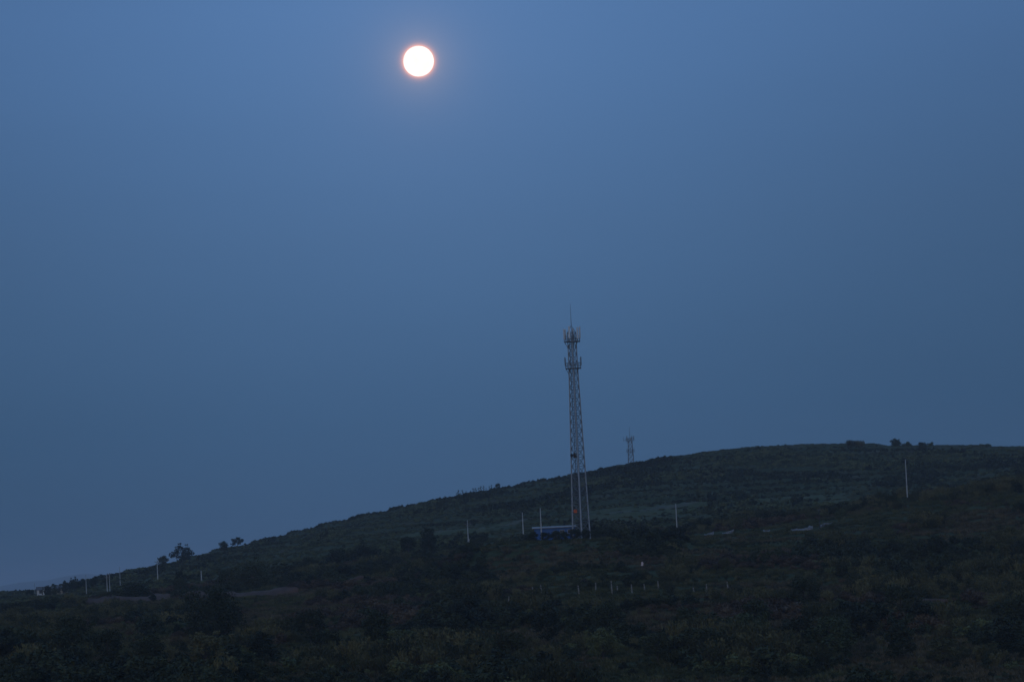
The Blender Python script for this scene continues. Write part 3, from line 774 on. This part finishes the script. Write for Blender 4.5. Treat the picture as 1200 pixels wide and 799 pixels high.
# pale rag-topped marker in the orchard
mk = empty('marker_post', (23.5, 674, gz(23.5, 674)))
tag(mk, 'small pale upright marker with a pinkish cloth among the dark shrubs', 'marker')
MB().tube([(0, 0, -0.3), (0, 0, 1.5)], [0.06, 0.05], 7).build('stick', M['wood'], mk)
v = []
for i in range(5):
    for k in range(8):
        t = 6.283 * k / 8; r = (0.06, 0.18, 0.22, 0.20, 0.24)[i] * (1 + 0.25 * math.sin(3 * t + i))
        v.append((r * math.cos(t), r * 0.7 * math.sin(t), 1.6 - i * 0.2))
f = [(i*8+k, i*8+(k+1) % 8, (i+1)*8+(k+1) % 8, (i+1)*8+k) for i in range(4) for k in range(8)] + [tuple(range(8))]
MB().add(v, f).build('cloth', M['rag'], mk)

# strips of plastic film on low hoops
def film(x0, x1, y, h, label):
    n = max(5, int((x1 - x0) / 0.35)); g = random.Random(int(x0 * 10)); v, f = [], []
    cx = (x0 + x1) / 2; z0 = gz(cx, y)
    e = empty('film_tunnel', (cx, y, z0)); tag(e, label, 'plastic sheet')
    for i in range(n):
        x = x0 + (x1 - x0) * i / (n - 1) - cx
        gh = gz(cx + x, y) - z0
        for k in range(7):
            t = math.pi * k / 6; hh_ = h * (0.45 + 0.65 * g.random())
            v.append((x + g.uniform(-.05, .05), -0.45 * math.cos(t) * (1 + .15 * g.random()), gh + hh_ * math.sin(t) - 0.05))
    for i in range(n - 1):
        for k in range(6): f.append((i*7+k, i*7+k+1, (i+1)*7+k+1, (i+1)*7+k))
    MB().add(v, f).build('film', M['film'], e)
    for i in range(0, n, 4):
        x = x0 + (x1 - x0) * i / (n - 1) - cx; gh = gz(cx + x, y) - z0
        MB().tube([(x, -0.40 * math.cos(math.pi * k / 6), gh + h * 0.72 * math.sin(math.pi * k / 6) - 0.1) for k in range(7)], 0.02, 4).build('hoop', M['dark_steel'], e)
film(43.6, 45.8, 815, 0.95, 'short strip of white plastic film low on the terrace near the bare pole')
film(47.6, 50.4, 811, 0.8, 'dull strip of plastic film between two brighter short ones')
film(56.4, 58.0, 797, 0.95, 'shortest bright strip of plastic film on the terrace')
film(61.4, 67.0, 786, 0.95, 'long strip of white plastic film to the left of the thin dark pole')
film(68.5, 71.4, 785, 0.95, 'strip of white plastic film just right of the thin dark pole')

# ------------------------------------------------------------------ houses at the end of the ridge
def house(x, y, w, d, h, rz, wallmat, label, zoff=0.0):
    z = gz(x, y) + zoff
    e = empty('house', (x, y, z), rz); tag(e, label, 'house', 'houses at the end of the ridge')
    MB().box((-w/2, -d/2, -1.2), (w/2, d/2, h)).build('wall', M[wallmat], e)
    rh = d * 0.28
    r = MB().add([(-w/2-.3, -d/2-.35, h-.06), (w/2+.3, -d/2-.35, h-.06), (w/2+.3, d/2+.35, h-.06), (-w/2-.3, d/2+.35, h-.06), (-w/2-.3, 0, h+rh), (w/2+.3, 0, h+rh)],
                 [(0,1,5,4), (2,3,4,5), (0,4,3), (1,2,5), (3,2,1,0)]).build('roof', M['tile_roof'], e)
    MB().tube([(-w/2-.35, 0, h+rh), (w/2+.35, 0, h+rh)], 0.12, 6).build('ridge_tile', M['tile_roof'], r)
    MB().box((w*.3, .3, h), (w*.3+.5, .8, h+rh+.5)).build('chimney', M['whitewash'], r)
    n = max(2, int(w / 2.6))
    for i in range(n):
        cx = -w/2 + w * (i + .5) / n
        if i == n // 2:
            dr = MB().box((cx-.5, -d/2-.05, 0.0), (cx+.5, -d/2+.02, 2.1)).build('door', M['wood'], e)
            MB().box((cx+.3, -d/2-.09, 1.0), (cx+.38, -d/2-.05, 1.15)).build('handle', M['dark_steel'], dr)
        else:
            wf = MB().box((cx-.6, -d/2-.06, 1.0), (cx+.6, -d/2+.02, 2.2)).build('window', M['wood'], e)
            MB().box((cx-.52, -d/2-.08, 1.08), (cx-.03, -d/2-.061, 2.12)).build('pane', M['glass'], wf)
            MB().box((cx+.03, -d/2-.08, 1.08), (cx+.52, -d/2-.061, 2.12)).build('pane', M['glass'], wf)
    return e
house(-173.4, 1240, 5.8, 3.6, 2.3, 0.1, 'whitewash', 'low whitewashed house with a grey roof at the left end of the ridge')
house(-166.6, 1236, 3.8, 3.2, 2.1, -0.1, 'ochre', 'small ochre house beside the whitewashed one', 0.0)

# ------------------------------------------------------------------ trees one can tell apart
place(T_ROUND, 'tree', -156.6, 1494, 1.2, 0.3, 'round dark tree on the left skyline above a pale pole', 'tree')
place(T_RAGGED2, 'tree', -150.8, 1518, 1.7, 1.9, 'widest ragged tree on the left skyline', 'tree', sz=1.5)
place(T_ROUND, 'tree', -131.7, 1514, 1.1, 0.7, 'compact dark tree on the skyline beside a smaller one', 'tree')
place(T_RAGGED, 'tree', -126.4, 1522, 1.0, 2.6, 'small open tree on the skyline beside the compact dark one', 'tree')
place(S_ROUND[0], 'shrub', -78.5, 1590, 1.2, 0.4, 'lone little shrub on the bare stretch of skyline', 'shrub', parts=('foliage', 'stem'))
place(S_ROUND[1], 'shrub', -123.0, 1522, 0.9, 2.0, 'low shrub at the foot of the small open skyline tree', 'shrub', parts=('foliage', 'stem'))
for i in range(15):
    x = -29.5 + i * 1.2 + random.uniform(-.5, .5); k = 0.55 + 0.6 * random.random()
    place(T_SAPLING, 'sapling', x, 1592 + random.uniform(-3, 3), k * 1.15, i * 1.3, 'slender sapling in the thin row on the skyline', 'sapling', 'row of saplings on the skyline')
place(T_ROUND, 'tree', -9.9, 1590, 0.62, 4.4, 'small dark tree at the end of the sapling row', 'tree')
for i in range(7):
    place(S_WAND[0], 'shrub', 153.6 + i * 1.0 + random.uniform(-.2, .2), 1582 + random.uniform(-1.5, 1.5), 1.25 + 0.2 * random.random(), i * 0.9,
          'upright bush in the flat-topped clump on the ridge', 'shrub', 'flat-topped clump on the ridge', parts=('foliage', 'stem'))
place(T_DOME, 'tree', 176.4, 1588, 1.0, 0.2, 'rounded green tree alone on the ridge above the tall bare pole', 'tree', sz=0.95)
place(S_BROAD[0], 'shrub', 181.8, 1592, 1.7, 1.0, 'low spreading bush beside the rounded tree on the ridge', 'shrub', parts=('foliage', 'stem'))
place(T_ROUND, 'tree', 182.5, 1540, 0.9, 2.0, 'dark bushy tree just below the ridge line on the right', 'tree', sz=0.78)
place(S_BROAD[1], 'shrub', 193.5, 1598, 1.2, 1.4, 'small pale bush at the right end of the ridge trees', 'shrub', parts=('foliage', 'stem'))
place(T_TALL, 'tree', -27.1, 995, 1.1, 0.2, 'tall dark tree on the open slope left of the cabinet pole', 'tree', sz=1.02)
place(T_ROUND, 'tree', -32.6, 985, 1.2, 1.2, 'rounded dark tree beside the tall dark tree', 'tree', sz=1.05)
place(T_CLUMP, 'tree', -43.4, 955, 1.0, 0.5, 'broad dark tree below the tall and the rounded tree', 'tree', sz=0.9)
place(T_CLUMP, 'tree', -53.0, 972, 0.85, 2.5, 'smaller broad dark tree further left on the same slope', 'tree', sz=0.9)
place(T_CLUMP, 'tree', -69.2, 868, 1.2, 3.5, 'large dark spreading tree above the red earth bank', 'tree', sz=1.1)
place(T_ROUND, 'tree', -77.0, 888, 1.1, 2.2, 'dark tree at the left edge of the large spreading tree', 'tree')
place(T_CLUMP, 'tree', -97.6, 858, 1.15, 5.0, 'big dark bushy tree at the end of the red earth bank', 'tree', sz=0.85)
place(T_TALL, 'tree', -93.4, 932, 0.85, 3.0, 'narrow dark tree behind the big bushy one', 'tree')
place(T_ROUND, 'tree', -90.0, 900, 0.9, 0.9, 'small dark tree between the bushy tree and the short pole', 'tree')
bush_r = random.Random(5)
for i in range(16):
    x, y = -62 + 52 * bush_r.random(), 905 + 130 * bush_r.random()
    place((T_ROUND, T_DOME)[i % 4 == 0], 'bush', x, y, 0.45 + 0.35 * bush_r.random(), i * 1.1, 'small round bush on the slope below the cabinet pole and the tall dark tree', 'bush', 'round bushes left of the blue shed')
for i in range(14):
    x, y = 70 + 62 * bush_r.random(), 770 + 120 * bush_r.random()
    place((T_ROUND, T_DOME)[i % 3 == 0], 'bush', x, y, 0.38 + 0.28 * bush_r.random(), i * 1.3, 'small round bush on the near shoulder around the tall bare pole', 'bush', 'round bushes on the near shoulder')
place(T_BIG, 'tree', -49.4, 545, 1.0, 0.6, 'large dark spreading tree in the thicket at the foot of the slope', 'tree')
for i, (x, y, s, p) in enumerate(((-177.3, 1228, 0.6, T_RAGGED), (-172.6, 1228, 1.2, T_SAPLING), (-170.6, 1226, 0.6, T_TALL), (-168.4, 1226, 0.66, T_RAGGED2), (-166.2, 1226, 1.3, T_SAPLING), (-164.6, 1230, 0.66, T_TALL), (-162.2, 1236, 0.7, T_RAGGED), (-163.6, 1244, 0.85, T_RAGGED2), (-160.4, 1246, 0.8, T_GREEN), (-157.0, 1250, 0.75, T_ROUND), (-153.0, 1252, 0.7, T_RAGGED))):
    place(p, 'tree', x, y, s, i * 1.7, 'dark garden tree in front of the houses on the ridge end', 'tree', 'garden trees by the houses')
for i, (x, y, s) in enumerate(((2.6, 745, 0.52), (5.2, 744, 0.50), (7.4, 745, 0.54), (9.4, 744, 0.48), (11.6, 745, 0.55), (14.0, 745, 0.50), (16.4, 744, 0.52))):
    place(T_ROUND, 'fruit_tree', x, y, s * 1.1, i * 2.1, 'small fruit tree in the row hiding the front of the blue shed', 'tree', 'fruit trees before the blue shed', sz=s)
fore = [(-16.5, 452, 1.05, T_GREEN, 'leafy green tree beside the dark trees at the foot of the slope'), (-9.0, 462, 1.15, T_ROUND, None), (-2.0, 448, 0.9, T_ROUND, None),
        (29.5, 462, 1.2, T_GREEN, 'loose pale green tree with upright twigs in the thicket'), (36.0, 455, 1.15, T_ROUND, None), (42.0, 462, 1.1, T_ROUND, None),
        (53.5, 440, 0.85, T_OLIVE, 'olive brown tree low down at the right of the thicket'), (62.5, 448, 0.95, T_ROUND, None), (65.5, 436, 0.7, T_OLIVE, 'smaller olive tree at the right edge of the thicket'),
        (17.0, 446, 0.85, T_ROUND, None), (10.0, 452, 0.9, T_GREEN, 'green tree between two dark trees in the middle of the thicket'), (-26.5, 455, 1.0, T_ROUND, None), (-36.0, 462, 0.95, T_ROUND, None),
        (-57.5, 470, 1.0, T_ROUND, None), (-64.5, 482, 1.1, T_ROUND, None), (47.0, 480, 1.0, T_ROUND, None), (22.5, 480, 1.1, T_ROUND, None), (3.0, 485, 1.0, T_ROUND, None), (72.0, 500, 1.1, T_ROUND, None), (34.0, 500, 1.1, T_ROUND, None),
        (57.0, 520, 1.25, T_ROUND, None), (-22.0, 500, 1.2, T_ROUND, None), (-33.0, 525, 1.15, T_ROUND, None), (12.0, 500, 1.1, T_ROUND, None), (44.5, 545, 1.2, T_ROUND, None), (-69.0, 520, 1.2, T_ROUND, None), (-11.0, 535, 1.0, T_ROUND, None),
        (39.5, 447, 1.25, T_GREEN, 'tallest green tree of the thicket beside the loose pale green one'), (-42.0, 448, 1.1, T_OLIVE, 'olive tree below the large spreading tree'), (24.0, 444, 1.0, T_ROUND, None), (48.5, 448, 1.05, T_ROUND, None), (-6.0, 440, 0.9, T_GREEN, 'small green tree at the edge of the dark trees'), (-50.0, 455, 0.95, T_ROUND, None)]
for i, (x, y, s, p, lab) in enumerate(fore):
    place(p, 'tree', x, y, s, i * 1.37, lab or 'round dark tree in the thicket ' + near_what(x, y), 'tree', None if lab else 'dark trees of the thicket ' + near_what(x, y))

# ------------------------------------------------------------------ shrubs and ground cover
def clear(x, y):
    k = np.ones(len(x), bool)
    for i, (a, b, c, d) in enumerate(CLEAR): k &= ~((x > a) & (x < b) & (y > c) & (y < d) & ((vnoise(x / 4, y / 4, 71) < 0.58) | (i > 2)))
    return k

def open_ground(x, y):
    """a strip before each film tunnel and the earth bank where even the grass is short"""
    k = np.ones(len(x), bool)
    for a, b, c, d in ((-54, -38, 806, 822),): k &= ~((x > a) & (x < b) & (y > c) & (y < d))
    return k

def scatter(n, y0, y1, half, seed):
    r = np.random.default_rng(seed)
    u = r.random(n); y = np.sqrt(y0 * y0 + u * (y1 * y1 - y0 * y0))
    x = (r.random(n) * 2 - 1) * half * y
    return x, y, r

def cover(name, mesh_obj, x, y, s, label, sink=0.05):
    """countless small plants: points that carry one plant mesh each"""
    z = ground(x, y) - sink
    me = bpy.data.meshes.new(name); me.vertices.add(len(x))
    me.vertices.foreach_set('co', np.stack([x, y, z], -1).astype(np.float32).ravel())
    a = me.attributes.new('size', 'FLOAT', 'POINT'); a.data.foreach_set('value', s.astype(np.float32))
    b = me.attributes.new('turn', 'FLOAT', 'POINT'); b.data.foreach_set('value', (rng.random(len(x)) * 6.283).astype(np.float32))
    o = link(bpy.data.objects.new(name, me))
    ng = bpy.data.node_groups.new(name, 'GeometryNodeTree')
    ng.interface.new_socket('Geometry', in_out='INPUT', socket_type='NodeSocketGeometry')
    ng.interface.new_socket('Geometry', in_out='OUTPUT', socket_type='NodeSocketGeometry')
    N, L = ng.nodes, ng.links
    gi = N.new('NodeGroupInput'); go = N.new('NodeGroupOutput')
    ip = N.new('GeometryNodeInstanceOnPoints'); oi = N.new('GeometryNodeObjectInfo')
    oi.inputs['Object'].default_value = mesh_obj; oi.inputs['As Instance'].default_value = True
    s1 = N.new('GeometryNodeInputNamedAttribute'); s1.data_type = 'FLOAT'; s1.inputs['Name'].default_value = 'size'
    s2 = N.new('GeometryNodeInputNamedAttribute'); s2.data_type = 'FLOAT'; s2.inputs['Name'].default_value = 'turn'
    cx = N.new('ShaderNodeCombineXYZ')
    L.new(s2.outputs['Attribute'], cx.inputs['Z'])
    L.new(gi.outputs[0], ip.inputs['Points']); L.new(oi.outputs['Geometry'], ip.inputs['Instance'])
    L.new(cx.outputs[0], ip.inputs['Rotation']); L.new(s1.outputs['Attribute'], ip.inputs['Scale'])
    L.new(ip.outputs[0], go.inputs[0])
    md = o.modifiers.new('plants', 'NODES'); md.node_group = ng
    tag(o, label, kind='stuff')
    return o

# near slope, 380 to 930 m
x, y, r = scatter(46000, 385, 930, 0.185, 101)
keep = clear(x, y) & (in_field(x, y) < 0.3)
x, y = x[keep], y[keep]
dens = fbm(x / 13, y / 34, 13); kind = fbm(x / 18, y / 45, 23); red = fbm(x / 26, y / 40, 37)
zz, tf = ground(x, y, True)
p = np.clip(sstep(0.42, 0.56, dens) + 0.35 * (tf > 0.6), 0.20, 1) * np.where(y < 560, 1.0, 0.85)
sel = r.random(len(x)) < p
x, y, dens, kind, red = x[sel], y[sel], dens[sel], kind[sel], red[sel]
size = (0.40 + 0.8 * r.random(len(x)) ** 1.5) * (0.55 + 1.15 * sstep(0.42, 0.68, dens))
size = np.where(y > 640, size * 0.8, size)
size = np.where((x > 36) & (x < 80) & (y > 722) & (y < 822), np.minimum(size * 0.3, 0.3), size)   # weeds kept low before the film tunnels
pick = kind + 0.22 * (r.random(len(x)) - 0.5) + 0.09 * (1 - sstep(440, 560, y))
is_red = (red + 0.1 * (r.random(len(x)) - .5) > np.where(y > 600, 0.60, 0.66)) & (y > 470)
sp = np.where(is_red, 3, np.where(pick > 0.53, 0, np.where(pick > 0.44, 1, 2)))
species = [(S_ROUND, 'rounded_shrub', 'rounded dark green shrub in the thicket', 'dark rounded shrubs of the thicket'),
           (S_BROAD, 'spreading_shrub', 'broad spreading green shrub in the thicket', 'green spreading shrubs of the thicket'),
           (S_WAND, 'wand_shrub', 'olive shrub of upright wands in the thicket', 'olive upright shrubs of the thicket'),
           (S_RUSSET, 'russet_shrub', 'russet brown shrub in the thicket', 'russet shrubs of the thicket')]
cover_names = [('dark_shrub_cover', 'mass of dark rounded shrubs covering the near slope'), ('green_shrub_cover', 'mass of green spreading shrubs covering the near slope'),
               ('olive_shrub_cover', 'mass of olive wand shrubs on the near slope'), ('russet_shrub_cover', 'mass of russet brown shrubs on the near slope')]
# the shrubs that show largest stand as things of their own
ang = x / y
show = size / y * (np.abs(ang) < 0.152) * (y > 425) * (y < 530)
order = np.argsort(-show)[:230]
single = np.zeros(len(x), bool); single[order] = True
proto = {}
for i in order:
    pl, nm, lab, grp = species[sp[i]]
    k = int(i) % len(pl)
    nw = near_what(float(x[i]), float(y[i])); lab = ('large ' if size[i] > 1.15 else 'middling ') + lab + ' ' + nw; grp = grp + ' ' + nw
    e = place(pl[k], nm, float(x[i]), float(y[i]), float(size[i]) * 1.1, float(i % 63) / 10, lab, 'shrub', grp, parts=('foliage', 'stem'))
    proto.setdefault((int(sp[i]), k), e.children[0])
for q in range(4):
    pl = species[q][0]
    for k in range(len(pl)):
        m = (~single) & (sp == q) & (np.arange(len(x)) % len(pl) == k)
        if (q, k) not in proto:
            i = int(np.nonzero(m & (np.abs(ang) < 0.14) & (y > 430))[0][0]); m[i] = False
            e = place(pl[k], species[q][1], float(x[i]), float(y[i]), float(size[i]), 0.3, species[q][2], 'shrub', species[q][3], parts=('foliage', 'stem'))
            proto[(q, k)] = e.children[0]
        if k == 0: acc = []
        cover(cover_names[q][0], proto[(q, k)], x[m], y[m], size[m], cover_names[q][1])

# rough grass between the shrubs
def one_plant(name, mesh, x, y, s, label, cat, group=None):
    o = link(bpy.data.objects.new(name, mesh)); o.location = (x, y, gz(x, y) - 0.03); o.scale = (s, s, s)
    return tag(o, label, cat, group)
tuft = one_plant('grass_tuft', G_TUFT, 8.0, 596, 1.0, 'tuft of rough grass on the clearing below the stakes', 'grass')
dry = one_plant('grass_tuft', make_tuft('dry grass tuft', 0.6, 0.8, 80, M['dry_grass'], 18), 2.0, 592, 1.0, 'tuft of dry brown grass on the clearing below the stakes', 'grass')
x, y, r = scatter(46000, 400, 960, 0.18, 103)
k = open_ground(x, y) & (r.random(len(x)) < np.where(fbm(x / 13, y / 34, 13) < 0.5, 1.0, 0.35))
x, y = x[k], y[k]
brown = fbm(x / 24, y / 50, 19) + 0.12 * (r.random(len(x)) - 0.5) > 0.56
cover('rough_grass', tuft, x[~brown], y[~brown], (0.6 + 0.9 * r.random(len(x)))[~brown], 'rough green grass and weeds between the shrubs of the near slope')
cover('dry_grass', dry, x[brown], y[brown], (0.6 + 1.0 * r.random(len(x)))[brown], 'dry brown grass in patches on the near slope')

# back hill
x, y, r = scatter(95000, 900, 1690, 0.19, 105)
zz, tf = ground(x, y, True)
dens = fbm(x / 38, y / 70, 51)
bank = sstep(0.64, 0.74, tf) * (1 - sstep(0.97, 1.0, tf))
p = np.clip(0.8 * sstep(0.57, 0.68, dens) + bank * (0.25 + 0.75 * sstep(0.3, 0.5, vnoise(x / 40, y / 30, 88))) + 0.015, 0, 1)
k = (r.random(len(x)) < p) & clear(x, y) & ((in_field(x, y) < 0.25) | (r.random(len(x)) < 0.22))
k &= ~((y > 1560) & (r.random(len(x)) < 0.55))
x, y, dens = x[k], y[k], dens[k]
size = (0.30 + 0.40 * r.random(len(x))) * (0.85 + 1.0 * sstep(0.55, 0.68, dens))
size = np.where(y > 1560, size * 0.6, size)
dk = fbm(x / 60, y / 90, 61) + 0.25 * (r.random(len(x)) - .5) > 0.56
bs = place(F_SCRUB, 'shrub', -20.0, 1120, 1.1, 0.5, 'green bush below the pale footpath on the hillside', 'shrub', parts=('foliage', 'stem'))
bd = place(F_DARK, 'shrub', 64.0, 1216, 1.3, 0.5, 'dark bush above the mown terrace behind the tower', 'shrub', parts=('foliage', 'stem'))
cover('hillside_scrub', bs.children[0], x[~dk], y[~dk], size[~dk], 'green scrub along the terraces of the back hill')
cover('hillside_thicket', bd.children[0], x[dk], y[dk], size[dk], 'dark thickets along the terraces of the back hill')
x, y, r = scatter(40000, 940, 1690, 0.19, 107)
k = r.random(len(x)) > 0.75 * np.maximum(tread(x, y) > 0.2, in_field(x, y))
x, y = x[k], y[k]
cover('hillside_grass', tuft, x, y, 0.5 + 0.6 * r.random(len(x)), 'rough grass on the terraces of the back hill')

# ------------------------------------------------------------------ moon
def make_moon():
    m = bpy.data.materials.new('moonlight'); m.use_nodes = True
    nt = m.node_tree; nt.nodes.clear()
    out = nt.nodes.new('ShaderNodeOutputMaterial'); em = nt.nodes.new('ShaderNodeEmission')
    t = nt.nodes.new('ShaderNodeTexCoord'); n = nt.nodes.new('ShaderNodeTexNoise'); n.inputs['Scale'].default_value = 0.004; n.inputs['Detail'].default_value = 5
    r = nt.nodes.new('ShaderNodeValToRGB')
    r.color_ramp.elements[0].position = 0.4; r.color_ramp.elements[0].color = (0.88, 0.86, 0.84, 1)
    r.color_ramp.elements[1].position = 0.6; r.color_ramp.elements[1].color = (1.0, 0.97, 0.95, 1)
    nt.links.new(t.outputs['Object'], n.inputs['Vector']); nt.links.new(n.outputs['Fac'], r.inputs[0])
    nt.links.new(r.outputs[0], em.inputs['Color']); em.inputs['Strength'].default_value = 1.25
    nt.links.new(em.outputs[0], out.inputs['Surface'])
    m.cycles.emission_sampling = 'NONE'
    rr = MOON_DIST * 0.00445; nu, nv = 64, 32
    v, q = [], []
    for j in range(nv + 1):
        for i in range(nu):
            a, b = 2 * math.pi * i / nu, math.pi * j / nv
            v.append((rr * math.sin(b) * math.cos(a), rr * math.sin(b) * math.sin(a), rr * math.cos(b)))
    for j in range(nv):
        for i in range(nu):
            q.append((j*nu+i, (j+1)*nu+i, (j+1)*nu+(i+1) % nu, j*nu+(i+1) % nu))
    o = link(bpy.data.objects.new('moon', np_mesh('moon', np.array(v), np.array(q), m, True)))
    o.location = MOON_DIR * MOON_DIST
    return tag(o, 'bright full moon high in the blue dusk sky', 'moon')
make_moon()

# ------------------------------------------------------------------ haze
HZ = MB().box((-90000, -200, -62), (90000, 26500, 130)).build('haze', None)
hm = bpy.data.materials.new('evening haze'); hm.use_nodes = True
hn = hm.node_tree; hn.nodes.clear()
ho = hn.nodes.new('ShaderNodeOutputMaterial'); pv = hn.nodes.new('ShaderNodeVolumePrincipled')
pv.inputs['Color'].default_value = (0.92, 0.95, 1.0, 1)
pv.inputs['Density'].default_value = 0.000090
pv.inputs['Anisotropy'].default_value = 0.0
hn.links.new(pv.outputs[0], ho.inputs['Volume'])
HZ.data.materials.append(hm)
tag(HZ, 'thin blue evening haze over the whole valley', kind='stuff')
HZ.display_type = 'WIRE'
